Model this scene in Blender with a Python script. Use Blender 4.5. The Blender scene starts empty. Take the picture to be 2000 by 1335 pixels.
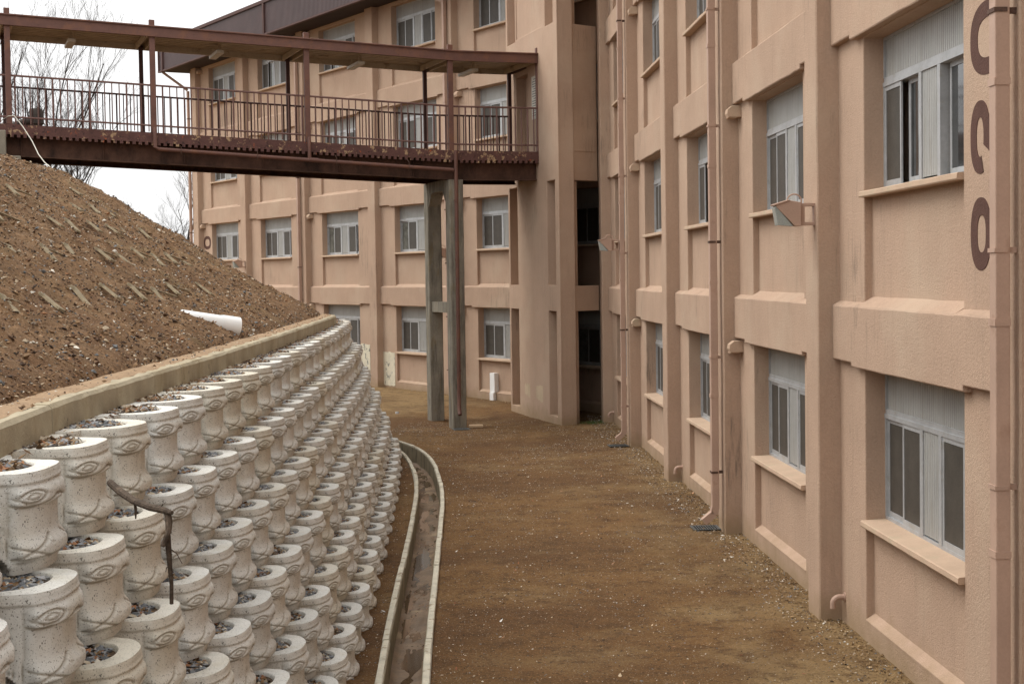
import bpy, bmesh, math, random
import numpy as np
from mathutils import Vector, Matrix, noise
S = bpy.context.scene
C = S.collection
PI = math.pi
rnd = random.Random(7)
R_ = math.radians

# ------------------------------------------------------------------ camera
CAMH = 3.7496
cd = bpy.data.cameras.new('camera'); cam = bpy.data.objects.new('camera', cd); C.objects.link(cam)
cd.sensor_width = 36; cd.lens = 36*3144.6/2000; cd.clip_end = 2000; cd.clip_start = 0.1
p, r = 0.04211336, 0.0147528
fw = Vector((0, math.cos(p), -math.sin(p))); right0 = Vector((1, 0, 0)); down0 = -right0.cross(fw)
rt = right0*math.cos(r)+down0*math.sin(r); dn = -right0*math.sin(r)+down0*math.cos(r)
M = Matrix.Identity(4)
for i in range(3):
    M[i][0] = rt[i]; M[i][1] = -dn[i]; M[i][2] = -fw[i]
M[2][3] = CAMH
cam.matrix_world = M
S.camera = cam

# ------------------------------------------------------------------ world + sun (overcast, brighter to the left)
SUN_EL, SUN_AZ = R_(52), R_(-72)        # azimuth from +Y towards +X
W = bpy.data.worlds.new("World"); S.world = W; W.use_nodes = True
nt = W.node_tree; nt.nodes.clear()
out = nt.nodes.new('ShaderNodeOutputWorld'); bg = nt.nodes.new('ShaderNodeBackground')
sky = nt.nodes.new('ShaderNodeTexSky'); sky.sky_type = 'NISHITA'; sky.sun_disc = False
sky.sun_elevation = SUN_EL; sky.sun_rotation = SUN_AZ; sky.dust_density = 6; sky.air_density = 1
hsv = nt.nodes.new('ShaderNodeHueSaturation'); hsv.inputs['Saturation'].default_value = 0.12
mix = nt.nodes.new('ShaderNodeMix'); mix.data_type = 'RGBA'; mix.inputs[0].default_value = 0.82
tc = nt.nodes.new('ShaderNodeTexCoord'); sep = nt.nodes.new('ShaderNodeSeparateXYZ')
mr = nt.nodes.new('ShaderNodeMapRange'); mr.inputs[1].default_value = 0.0; mr.inputs[2].default_value = 1.0
mr.inputs[3].default_value = 8.6; mr.inputs[4].default_value = 19.0
cnz = nt.nodes.new('ShaderNodeTexNoise'); cnz.inputs['Scale'].default_value = 2.2; cnz.inputs['Detail'].default_value = 5
cmr = nt.nodes.new('ShaderNodeMapRange'); cmr.inputs[3].default_value = 0.93; cmr.inputs[4].default_value = 1.07
mul = nt.nodes.new('ShaderNodeMath'); mul.operation = 'MULTIPLY'
cc = nt.nodes.new('ShaderNodeCombineColor')
L = nt.links.new
L(tc.outputs['Generated'], sep.inputs[0]); L(sep.outputs[2], mr.inputs[0])
L(tc.outputs['Generated'], cnz.inputs[0]); L(cnz.outputs[0], cmr.inputs[0])
L(mr.outputs[0], mul.inputs[0]); L(cmr.outputs[0], mul.inputs[1])
for k in range(3): L(mul.outputs[0], cc.inputs[k])
L(sky.outputs[0], hsv.inputs['Color']); L(hsv.outputs[0], mix.inputs[6]); L(cc.outputs[0], mix.inputs[7])
L(mix.outputs[2], bg.inputs[0]); bg.inputs[1].default_value = 0.12; L(bg.outputs[0], out.inputs[0])
sd = bpy.data.lights.new('sun', 'SUN'); sd.energy = 1.35; sd.angle = R_(35); sd.color = (1, .95, .88)
so = bpy.data.objects.new('sun', sd); C.objects.link(so)
sdir = Vector((math.sin(SUN_AZ)*math.cos(SUN_EL), math.cos(SUN_AZ)*math.cos(SUN_EL), math.sin(SUN_EL)))
so.rotation_euler = (-sdir).to_track_quat('-Z', 'Y').to_euler(); so.location = (0, 0, 40)
S.view_settings.view_transform = 'Standard'; S.view_settings.look = 'None'; S.view_settings.gamma = 1
S.view_settings.exposure = 0.24
S.cycles.diffuse_bounces = 8

# ------------------------------------------------------------------ materials
def mat(name, col, rough=.85, spec=.3, metal=0, var=.12, vscale=3., fine=.1, fscale=60., bump=.0, bscale=80., extra=None, rand=0., coords='Object', bdist=.01):
    m = bpy.data.materials.new(name); m.use_nodes = True; t = m.node_tree; n = t.nodes; l = t.links.new
    b = n['Principled BSDF']; b.inputs['Roughness'].default_value = rough; b.inputs['Metallic'].default_value = metal
    b.inputs['Specular IOR Level'].default_value = spec
    co = n.new('ShaderNodeTexCoord').outputs[coords]
    base = n.new('ShaderNodeRGB'); base.outputs[0].default_value = (*col, 1); cur = base.outputs[0]
    def scale_by(cur, fac_socket, lo, hi):
        k = n.new('ShaderNodeMapRange'); k.inputs[1].default_value = .3; k.inputs[2].default_value = .7
        k.inputs[3].default_value = lo; k.inputs[4].default_value = hi; l(fac_socket, k.inputs[0])
        v = n.new('ShaderNodeVectorMath'); v.operation = 'SCALE'; l(cur, v.inputs[0]); l(k.outputs[0], v.inputs[3]); return v.outputs[0]
    def nz(scale, det=4, rough_=.6, vec=None):
        z = n.new('ShaderNodeTexNoise'); z.inputs['Scale'].default_value = scale; z.inputs['Detail'].default_value = det
        z.inputs['Roughness'].default_value = rough_; l(vec or co, z.inputs[0]); return z.outputs[0]
    def mixc(cur, fac, col2, lo=.5, hi=.6, amt=1.):
        k = n.new('ShaderNodeMapRange'); k.inputs[1].default_value = lo; k.inputs[2].default_value = hi; k.inputs[4].default_value = amt
        l(fac, k.inputs[0]); x = n.new('ShaderNodeMix'); x.data_type = 'RGBA'; l(k.outputs[0], x.inputs[0]); l(cur, x.inputs[6])
        if isinstance(col2, tuple): x.inputs[7].default_value = (*col2, 1)
        else: l(col2, x.inputs[7])
        return x.outputs[2]
    def stretch(sx, sy, sz):
        mp = n.new('ShaderNodeMapping'); mp.inputs['Scale'].default_value = (sx, sy, sz); l(co, mp.inputs[0]); return mp.outputs[0]
    if var: cur = scale_by(cur, nz(vscale), 1-var, 1+var)
    if fine: cur = scale_by(cur, nz(fscale, 2), 1-fine, 1+fine)
    if rand:
        oi = n.new('ShaderNodeObjectInfo'); k = n.new('ShaderNodeMapRange'); k.inputs[3].default_value = 1-rand; k.inputs[4].default_value = 1+rand
        l(oi.outputs['Random'], k.inputs[0]); v = n.new('ShaderNodeVectorMath'); v.operation = 'SCALE'; l(cur, v.inputs[0]); l(k.outputs[0], v.inputs[3]); cur = v.outputs[0]
    hcur = None
    if extra:
        rr = extra(n, l, cur, nz, mixc, stretch, scale_by, co, b)
        cur = rr if not isinstance(rr, tuple) else rr[0]
        if isinstance(rr, tuple): hcur = rr[1]
    l(cur, b.inputs['Base Color'])
    if bump or hcur:
        bp = n.new('ShaderNodeBump'); bp.inputs['Strength'].default_value = bump or .5; bp.inputs['Distance'].default_value = bdist
        l(hcur if hcur else nz(bscale, 3, .65), bp.inputs['Height']); l(bp.outputs[0], b.inputs['Normal'])
    return m

def stucco_x(n, l, cur, nz, mixc, stretch, scale_by, co, b):
    cur = mixc(cur, nz(1.0, 6, .75, stretch(9, 9, .7)), (.20, .15, .115), .54, .82, .38)      # rain streaks
    pz = nz(.45, 3, .6); sk = nz(1.0, 7, .8, stretch(16, 16, 1.6)); mm = n.new('ShaderNodeMath'); mm.operation = 'MULTIPLY'; l(pz, mm.inputs[0]); l(sk, mm.inputs[1])
    cur = mixc(cur, mm.outputs[0], (.10, .085, .07), .33, .43, .55)                            # mildew runs in patches
    cur = mixc(cur, nz(9., 3, .7), (.52, .43, .33), .70, .73, .35)                             # scuffs
    cur = mixc(cur, nz(.6, 4, .6), (.50, .385, .285), .50, .70, .55)                             # paint patches
    # mud splash near the ground
    geo = n.new('ShaderNodeNewGeometry'); s = n.new('ShaderNodeSeparateXYZ'); l(geo.outputs['Position'], s.inputs[0])
    a = n.new('ShaderNodeMath'); a.operation = 'MULTIPLY_ADD'; l(nz(3., 4), a.inputs[0]); a.inputs[1].default_value = -.7; l(s.outputs[2], a.inputs[2])
    k = n.new('ShaderNodeMapRange'); k.inputs[1].default_value = .0; k.inputs[2].default_value = -.36; k.inputs[3].default_value = 0; k.inputs[4].default_value = .6
    l(a.outputs[0], k.inputs[0]); x = n.new('ShaderNodeMix'); x.data_type = 'RGBA'; l(k.outputs[0], x.inputs[0]); l(cur, x.inputs[6]); x.inputs[7].default_value = (.27, .19, .10, 1)
    # trowelled texture : broad + fine grain
    h1 = nz(38., 4, .7); h2 = nz(120., 2, .6)
    ad = n.new('ShaderNodeMath'); ad.operation = 'MULTIPLY_ADD'; l(h1, ad.inputs[0]); ad.inputs[1].default_value = 1.6; l(h2, ad.inputs[2])
    return x.outputs[2], ad.outputs[0]
STUCCO = mat('stucco', (.447, .315, .229), .92, .15, var=.07, vscale=.8, fine=.05, fscale=40, bump=.58, extra=stucco_x, coords='Generated' if False else 'Object', bdist=.012)
STUCCO2 = mat('stucco_sill', (.48, .345, .245), .85, .2, var=.1, vscale=2, fine=.05, bump=.4,
              extra=lambda n, l, cur, nz, mixc, stretch, scale_by, co, b: mixc(cur, nz(2.2, 5), (.42, .35, .24), .5, .68, .6))
DIGIT = mat('digit_paint', (.095, .047, .035), .8, .2, var=.12, vscale=8, fine=.1, fscale=60, bump=.7, bscale=60, bdist=.01)
ALU = mat('aluminium', (.40, .41, .415), .42, .5, metal=.25, var=.12, vscale=6, fine=.06, fscale=30,
          extra=lambda n, l, cur, nz, mixc, stretch, scale_by, co, b: mixc(cur, nz(5., 5), (.30, .27, .20), .58, .72, .6))
PANEL = mat('ribbed_panel', (.345, .345, .33), .5, .4, metal=.1, var=.1, vscale=2, fine=.05,
            extra=lambda n, l, cur, nz, mixc, stretch, scale_by, co, b: mixc(cur, nz(1., 5, .6, stretch(14, 14, 1.2)), (.25, .23, .18), .52, .75, .6))
SCREEN = mat('insect_screen', (.058, .051, .042), .55, .35, var=.2, vscale=5, fine=.25, fscale=90)
GLASS = mat('window_glass', (.035, .036, .036), .06, .6, var=.5, vscale=3, fine=0,)
PIPEM = mat('painted_pipe', (.42, .285, .215), .55, .35, var=.1, vscale=2, fine=.05,
            extra=lambda n, l, cur, nz, mixc, stretch, scale_by, co, b: mixc(cur, nz(4., 5), (.25, .14, .09), .6, .74, .5))
BRACKET = mat('rusty_bracket', (.10, .06, .045), .8, .2, var=.3, vscale=20)
def steel_x(n, l, cur, nz, mixc, stretch, scale_by, co, b):
    cur = mixc(cur, nz(3.5, 6, .7), (.19, .085, .045), .50, .66, .7)
    return mixc(cur, nz(11., 5, .7), (.05, .022, .018), .6, .7, .6)
STEEL = mat('brown_steel', (.135, .065, .049), .6, .35, var=.15, vscale=2.5, fine=.08, extra=steel_x, bump=.15, bscale=40)
RAILM = mat('railing_paint', (.15, .080, .066), .6, .35, var=.2, vscale=3, fine=.1)
STEELD = mat('brown_steel_dark', (.075, .036, .030), .65, .3, var=.15, vscale=3, fine=.08)
def fascia_x(n, l, cur, nz, mixc, stretch, scale_by, co, b):
    cur = mixc(cur, nz(5., 7, .75), (.36, .24, .14), .565, .59, 1.)
    cur = mixc(cur, nz(9., 6, .7, stretch(1, 1.2, .8)), (.33, .085, .03), .62, .65, .9)
    return mixc(cur, nz(14., 5), (.035, .02, .018), .58, .66, .8)
FLAKE = mat('flaking_steel', (.105, .050, .042), .75, .25, var=.2, vscale=4, fine=.12, extra=fascia_x, bump=.5, bscale=30)
GIRDER = mat('girder_steel', (.085, .044, .030), .8, .2, var=.35, vscale=3, fine=.15, bump=.2,
             extra=lambda n, l, cur, nz, mixc, stretch, scale_by, co, b: mixc(cur, nz(1., 6, .7, stretch(2.5, 2.5, 1)), (.012, .009, .008), .5, .72, .8))
DECKING = mat('corrugated_sheet', (.42, .34, .235), .6, .3, var=.2, vscale=2, fine=.1,
              extra=lambda n, l, cur, nz, mixc, stretch, scale_by, co, b: mixc(cur, nz(2., 6, .7), (.10, .06, .035), .55, .7, .8))
LAMPM = mat('lamp_enamel', (.55, .52, .44), .5, .4, var=.1)
def fasc2(n, l, cur, nz, mixc, stretch, scale_by, co, b):
    return mixc(cur, nz(1.2, 4, .6), (.085, .050, .047), .5, .7, .8)
EAVE = mat('eave_metal', (.062, .035, .034), .5, .4, var=.1, vscale=1, extra=fasc2)
SOFFIT = mat('soffit', (.045, .032, .032), .8, .2, var=.15, vscale=2)
def conc_x(n, l, cur, nz, mixc, stretch, scale_by, co, b):
    cur = mixc(cur, nz(1., 6, .7, stretch(6, 6, .6)), (.072, .066, .055), .50, .66, .8)
    cur = mixc(cur, nz(2.2, 5, .7, stretch(2, 2, .5)), (.20, .15, .075), .55, .66, .6)
    return cur
PILLAR = mat('weathered_concrete', (.24, .215, .17), .9, .2, var=.2, vscale=2, fine=.12, extra=conc_x, bump=.4, bscale=30)
def curb_x(n, l, cur, nz, mixc, stretch, scale_by, co, b):
    cur = mixc(cur, nz(1.3, 6, .7, stretch(1.5, 1.5, .8)), (.27, .215, .125), .48, .68, .7)
    return mixc(cur, nz(3.5, 6, .75), (.035, .035, .028), .62, .7, .8)
CURB = mat('curb_concrete', (.37, .32, .225), .9, .2, var=.15, vscale=3, fine=.1, fscale=90, extra=curb_x, bump=.4, bscale=50)
DRAIN = mat('drain_concrete', (.50, .465, .37), .9, .2, var=.2, vscale=3, fine=.1, fscale=70, bump=.35, bscale=60,
            extra=lambda n, l, cur, nz, mixc, stretch, scale_by, co, b: mixc(cur, nz(7., 6, .7), (.17, .11, .055), .54, .64, .75))
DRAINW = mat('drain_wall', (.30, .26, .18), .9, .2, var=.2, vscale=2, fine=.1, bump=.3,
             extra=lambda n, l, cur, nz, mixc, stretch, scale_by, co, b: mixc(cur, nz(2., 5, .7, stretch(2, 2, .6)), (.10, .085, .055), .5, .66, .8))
def pot_x(n, l, cur, nz, mixc, stretch, scale_by, co, b):
    oi = n.new('ShaderNodeObjectInfo')
    mv = n.new('ShaderNodeVectorMath'); mv.operation = 'MULTIPLY_ADD'; l(oi.outputs['Random'], mv.inputs[0]); mv.inputs[1].default_value = (37, 11, 5); l(co, mv.inputs[2])
    cur = mixc(cur, nz(3., 5, .65, mv.outputs[0]), (.50, .45, .34), .50, .76, .6)            # yellowish stain
    cur = mixc(cur, oi.outputs['Random'], (.46, .40, .28), .70, .97, .6)
    cur = mixc(cur, nz(120., 2, .5), (.13, .12, .10), .615, .66, .9)
    cur = mixc(cur, nz(7., 6, .75, mv.outputs[0]), (.33, .30, .24), .60, .74, .6)            # grey weathering                        # air holes, dark grit
    cur = mixc(cur, nz(420., 1, .5), (.22, .20, .17), .66, .72, .7)
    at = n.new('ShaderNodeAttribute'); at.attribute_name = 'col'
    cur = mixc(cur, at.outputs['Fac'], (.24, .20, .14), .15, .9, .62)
    return cur
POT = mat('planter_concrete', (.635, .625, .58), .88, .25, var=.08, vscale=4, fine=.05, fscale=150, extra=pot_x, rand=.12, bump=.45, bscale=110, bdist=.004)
def ground_x(n, l, cur, nz, mixc, stretch, scale_by, co, b):
    ga = n.new('ShaderNodeAttribute'); ga.attribute_name = 'col'
    cur = mixc(cur, ga.outputs['Fac'], (.33, .222, .105), .05, .95, .8)
    cur = mixc(cur, nz(.22, 5, .6), (.120, .060, .025), .45, .57, .7)        # damp, redder ground
    cur = mixc(cur, nz(.5, 5, .6), (.26, .17, .08), .54, .68, .6)           # dry sandy patches
    cur = mixc(cur, nz(2.6, 7, .75), (.100, .052, .023), .50, .62, .7)
    cur = mixc(cur, nz(11., 5, .75), (.055, .030, .016), .56, .66, .75)
    cur = mixc(cur, nz(34., 3, .7), (.035, .020, .012), .57, .66, .75)
    cur = mixc(cur, nz(60., 2, .6), (.46, .39, .29), .645, .69, .85)
    cur = mixc(cur, nz(55., 2, .6, stretch(1, 1, 1)), (.16, .155, .15), .68, .71, .6)
    h = nz(13., 8, .78); return cur, h
GROUND = mat('dirt', (.205, .112, .044), .95, .15, var=.14, vscale=1.2, fine=.2, fscale=28, extra=ground_x, bump=1., bdist=.06)
def hill_x(n, l, cur, nz, mixc, stretch, scale_by, co, b):
    cur = mixc(cur, nz(1.1, 6, .7), (.155, .080, .040), .48, .62, .6)
    cur = mixc(cur, nz(4.5, 6, .75), (.095, .052, .028), .54, .66, .6)
    cur = mixc(cur, nz(.8, 6, .65), (.215, .150, .075), .55, .68, .7)
    cur = mixc(cur, nz(26., 4, .7), (.045, .026, .016), .56, .68, .8)
    cur = mixc(cur, nz(48., 2, .6), (.40, .33, .24), .65, .69, .7)
    h = nz(14., 7, .75); return cur, h
HILL = mat('soil', (.235, .140, .073), .95, .15, var=.2, vscale=2, fine=.25, fscale=18, extra=hill_x, bump=1., bdist=.06)
SAND = mat('sandy_shelf', (.30, .205, .125), .95, .15, var=.18, vscale=3, fine=.15, fscale=50, bump=.6, bscale=30, bdist=.02)
def attr_mat(name, rough=.85):
    m = bpy.data.materials.new(name); m.use_nodes = True; n = m.node_tree.nodes; l = m.node_tree.links.new
    a = n.new('ShaderNodeAttribute'); a.attribute_name = 'col'; b = n['Principled BSDF']; l(a.outputs[0], b.inputs['Base Color'])
    b.inputs['Roughness'].default_value = rough; b.inputs['Specular IOR Level'].default_value = .25; return m
STONE = attr_mat('stones')
PLANK = mat('weathered_slat', (.25, .20, .125), .85, .2, var=.2, vscale=6, fine=.15, bump=.3,
            extra=lambda n, l, cur, nz, mixc, stretch, scale_by, co, b: mixc(cur, nz(5., 5), (.10, .075, .04), .52, .62, .8))
WHITE = mat('white_plastic', (.80, .80, .78), .35, .5, var=.03, fine=.02)
CREAM = mat('cream_patch', (.62, .57, .44), .8, .2, var=.1, vscale=4, bump=.2,
            extra=lambda n, l, cur, nz, mixc, stretch, scale_by, co, b: mixc(cur, nz(4.5, 6, .75), (.17, .17, .155), .57, .60, .9))
BARK = mat('bark', (.075, .055, .04), .9, .15, var=.45, vscale=14, fine=.3, bump=.9, bscale=45)
BARKF = mat('bark_pale', (.055, .046, .040), .9, .15, var=.3, vscale=5)
GRATE = mat('grate_steel', (.12, .125, .12), .6, .4, metal=.3, var=.2, vscale=8)
CARD = mat('cardboard', (.55, .40, .26), .9, .1, var=.1)
BLACK = mat('black_void', (.008, .007, .007), .9, .1, var=0, fine=0)
LENS = mat('lamp_lens', (.30, .33, .31), .2, .6, var=.1)
GRASS = mat('grass', (.06, .11, .03), .8, .2, var=.3, vscale=20)
PAPER = mat('paper', (.55, .55, .55), .7, .3, var=.05)
MUD = mat('wet_mud', (.165, .105, .058), .6, .35, var=.3, vscale=3, fine=.15, fscale=40, bump=.5, bscale=25, bdist=.02, extra=lambda n, l, cur, nz, mixc, stretch, scale_by, co, b: mixc(cur, nz(1.3, 5), (.30, .22, .13), .56, .66, .8))
def water_mat():
    m = bpy.data.materials.new('drain_water'); m.use_nodes = True; n = m.node_tree.nodes; l = m.node_tree.links.new
    b = n['Principled BSDF']; b.inputs['Base Color'].default_value = (.085, .052, .028, 1); b.inputs['Roughness'].default_value = .06
    b.inputs['Specular IOR Level'].default_value = .5; b.inputs['IOR'].default_value = 1.33
    z = n.new('ShaderNodeTexNoise'); z.inputs['Scale'].default_value = 4; bp = n.new('ShaderNodeBump'); bp.inputs['Strength'].default_value = .05; bp.inputs['Distance'].default_value = .01
    l(z.outputs[0], bp.inputs['Height']); l(bp.outputs[0], b.inputs['Normal']); return m
WATER = water_mat()
GLASS2 = mat('reflection_tinted_glass', (.13, .135, .12), .08, .6, var=.4, vscale=6, fine=0, coords='Object')  # lighter greenish reflection is put into the pane colour

# ------------------------------------------------------------------ helpers
class MB:
    def __init__(s): s.v = []; s.f = []; s.c = []
    def add(s, vs, fs, col=None):
        o = len(s.v); s.v += [tuple(q) for q in vs]; s.f += [tuple(i+o for i in f) for f in fs]
        if col is not None: s.c += [col]*len(vs)
        return s
    def box(s, x0, x1, y0, y1, z0, z1, T=None):
        v = [(x, y, z) for x in (x0, x1) for y in (y0, y1) for z in (z0, z1)]
        if T is not None: v = [tuple(T @ Vector(q)) for q in v]
        return s.add(v, [(0, 1, 3, 2), (4, 6, 7, 5), (0, 4, 5, 1), (2, 3, 7, 6), (0, 2, 6, 4), (1, 5, 7, 3)])
    def beam(s, a, b, w, h, up=(0, 0, 1)):
        a = Vector(a); b = Vector(b); d = (b-a).normalized(); u = Vector(up); sd_ = d.cross(u).normalized(); u = sd_.cross(d)
        v = [q+sd_*x*w/2+u*y*h/2 for q in (a, b) for x, y in ((-1, -1), (1, -1), (1, 1), (-1, 1))]
        return s.add(v, [(3, 2, 1, 0), (4, 5, 6, 7), (0, 1, 5, 4), (1, 2, 6, 5), (2, 3, 7, 6), (3, 0, 4, 7)])
    def tube(s, pts, rad, n=8, cap=True):
        pts = [Vector(q) for q in pts]; rs = rad if isinstance(rad, (list, tuple)) else [rad]*len(pts)
        prev = None; vs = []; fs = []
        for i, q in enumerate(pts):
            d = (pts[min(i+1, len(pts)-1)]-pts[max(i-1, 0)]).normalized()
            if prev is None: prev = d.orthogonal().normalized()
            u = (prev-d*prev.dot(d)); u = u.normalized() if u.length > 1e-6 else d.orthogonal().normalized(); prev = u; w = d.cross(u)
            for k in range(n):
                a = 2*PI*k/n; vs.append(q+(u*math.cos(a)+w*math.sin(a))*rs[i])
        for i in range(len(pts)-1):
            for k in range(n): fs.append((i*n+k, i*n+(k+1) % n, (i+1)*n+(k+1) % n, (i+1)*n+k))
        if cap: fs.append(tuple(range(n))[::-1]); fs.append(tuple(range((len(pts)-1)*n, len(pts)*n)))
        return s.add(vs, fs)
    def prism(s, poly, ax_fn, t0, t1):      # poly list of 2-tuples, ax_fn(p, t)->3d
        n = len(poly); v = [ax_fn(q, t0) for q in poly]+[ax_fn(q, t1) for q in poly]
        return s.add(v, [tuple(range(n))[::-1], tuple(range(n, 2*n))]+[(i, (i+1) % n, n+(i+1) % n, n+i) for i in range(n)])
    def mesh(s, name, smooth=False):
        me = bpy.data.meshes.new(name); me.from_pydata(s.v, [], s.f); me.validate()
        if smooth: me.polygons.foreach_set('use_smooth', [True]*len(me.polygons))
        return me
def tag(o, label=None, cat=None, group=None, kind=None):
    if label: o['label'] = label
    if cat: o['category'] = cat
    if group: o['group'] = group
    if kind: o['kind'] = kind
    return o
def wloc(o):
    v = Vector(o.location)
    while o.parent: o = o.parent; v = v+Vector(o.location)
    return v
def fixn(me):
    bm = bmesh.new(); bm.from_mesh(me); bmesh.ops.recalc_face_normals(bm, faces=bm.faces); bm.to_mesh(me); bm.free()
def put(name, mb, m, parent=None, smooth=False, norm=True, bevel=0, ang=35):   # mesh given in world coordinates
    me = mb.mesh(name, smooth)
    if norm: fixn(me)
    o = bpy.data.objects.new(name, me); C.objects.link(o); me.materials.append(m)
    if parent is not None:
        base = wloc(parent); me.transform(Matrix.Translation(-base)); o.parent = parent
    if smooth and ang: 
        try: me.set_sharp_from_angle(angle=R_(ang))
        except Exception: pass
    if bevel:
        b = o.modifiers.new('bevel', 'BEVEL'); b.width = bevel; b.segments = 2; b.limit_method = 'ANGLE'; b.angle_limit = R_(40)
    return o
def local(name, me, m, parent, loc=(0, 0, 0), rz=0):    # mesh in its own coordinates, placed at a world location under an unrotated parent
    o = bpy.data.objects.new(name, me); C.objects.link(o)
    if not me.materials: me.materials.append(m)
    if parent is not None: o.parent = parent; o.location = Vector(loc)-wloc(parent)
    else: o.location = loc
    o.rotation_euler = (0, 0, rz); return o
def empty(name, loc, label=None, cat=None, group=None, kind=None, rz=0):
    o = bpy.data.objects.new(name, None); C.objects.link(o); o.location = loc; o.rotation_euler = (0, 0, rz); o.empty_display_size = .2
    return tag(o, label, cat, group, kind)
def dup(o, parent=None):
    c = o.copy(); C.objects.link(c); c.parent = parent
    for ch in [q for q in o.children]: dup(ch, c)
    return c
def colattr(me, cols):
    a = me.color_attributes.new('col', 'FLOAT_COLOR', 'POINT'); a.data.foreach_set('color', np.asarray(cols, dtype=np.float32).ravel())
def fbm(x, y, z=0., o=4, h=.6): return noise.fractal(Vector((x, y, z)), h, 2.1, o)
def interp(x, xs, ys): return float(np.interp(x, xs, ys))

# ------------------------------------------------------------------ plan curves (measured)
YB = [0, 4, 8, 11, 14.5, 17, 20.6, 24.7, 28, 31, 33, 36, 40, 46]
XB = [-1.22, -1.27, -1.34, -1.42, -1.50, -1.56, -1.70, -1.87, -2.01, -2.18, -2.34, -2.9, -4.1, -6.6]
def base_x(y): return interp(y, YB, XB)
TIER_OFF = [0.93, .74, .56, .38, .19, 0.0]      # top .. bottom
TIER_Z = [2.83, 2.345, 1.86, 1.375, .89, .40]
YC = [2, 8.3, 10.2, 13, 15, 18, 21, 24, 28, 30.3]; XC = [-2.25, -2.66, -2.79, -2.85, -2.87, -2.93, -3.0, -3.1, -3.24, -3.33]
# curb outer face path, turning away at the far end
CURBP = [(XC[i], YC[i]) for i in range(len(XC))]+[(-3.40, 31.1), (-3.62, 31.8), (-4.0, 32.4), (-4.5, 33.0), (-5.2, 33.7), (-6.2, 34.6)]
def smooth_path(P, step):
    P = [Vector((a, b)) for a, b in P]; out = []
    for i in range(len(P)-1):
        p0 = P[max(i-1, 0)]; p1 = P[i]; p2 = P[i+1]; p3 = P[min(i+2, len(P)-1)]
        n = max(1, int((p2-p1).length/step))
        for k in range(n):
            t = k/n; out.append(.5*((2*p1)+(-p0+p2)*t+(2*p0-5*p1+4*p2-p3)*t*t+(-p0+3*p1-3*p2+p3)*t**3))
    out.append(P[-1]); return out
def normals2(P):    # left-hand normals (pointing -x when heading +y)
    N = []
    for i in range(len(P)):
        d = (P[min(i+1, len(P)-1)]-P[max(i-1, 0)]).normalized(); N.append(Vector((-d.y, d.x)))
    return N

# channel
CHL = smooth_path([(-.93, 6), (-1.06, 10), (-1.24, 14.7), (-1.33, 17.4), (-1.50, 23.4), (-1.66, 27.8), (-1.98, 31.6), (-2.42, 34.3), (-3.2, 36.6), (-4.6, 38.9)], .4)
def chan_left(y):
    return interp(y, [q.y for q in CHL], [q.x for q in CHL])

# ------------------------------------------------------------------ ground (one sheet with the drain trench let into it)
def gz(x, y):
    z = .014*fbm(x*.5, y*.5)+.012*fbm(x*2.2, y*2.2, 3.)
    d = math.hypot((x+1.7), (y-41.6)*.8); z -= .15*math.exp(-(d/2.2)**2)
    if x < -6: z = z*1
    return z
ys = list(np.concatenate([np.arange(-30, 4, 4), np.arange(4, 12, .5), np.arange(12, 46, .14), np.arange(46, 60, 1), np.arange(60, 200, 12), [400, 900]]))
offs = list(np.concatenate([[0, .03], np.arange(.12, 5.6, .13), np.arange(6, 12, 1), [16, 25, 60, 150, 500]]))
CW = .37; WT = .07
mb = MB(); rows = []
def chx(y):
    return chan_left(min(max(y, 6), 38.9))
def slope_n(y):
    return math.hypot(1, (chx(y+.3)-chx(y-.3))/.6)
for y in ys:
    k = slope_n(y); xl = chx(y)-WT*k; xr = chx(y)+(CW+WT)*k
    if y > 39: t = min(1, (y-39)/1.); m_ = (xl+xr)/2; xl = xl*(1-t)+(m_-.002)*t; xr = xr*(1-t)+(m_+.002)*t
    rows.append([(xl-o, y, gz(xl-o, y)-.01 if o < 12 else -.02) for o in offs[::-1]]+[(xr+o, y, gz(xr+o, y)-.01 if o < 12 else -.02) for o in offs])
nc = len(rows[0]); h = nc//2
v = [q for rw in rows for q in rw]; f = []
for j in range(len(rows)-1):
    for i in range(nc-1):
        if i == h-1: continue
        a = j*nc+i; f.append((a, a+1, a+nc+1, a+nc))
mb.add(v, f); g = put('ground', mb, GROUND, smooth=True, norm=False, ang=0)
gc = []
for (x, y, z) in v:      # dry sandy soil lies in a belt beside the building
    dw = (3.55-.0428*(y-14))-x if y < 40 else 3
    dw = min(dw, ((-1.02-x)*-.86+(48.9-y)*.51) if y > 30 else 9)
    gc.append(max(0, min(1, 1.05-dw/1.7+.9*fbm(x*.9, y*.5, 31.)))*.9+.25*max(0, fbm(x*.4, y*.3, 41.)))
colattr(g.data, [(q, q, q, 1) for q in gc]); tag(g, kind='structure')

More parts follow.
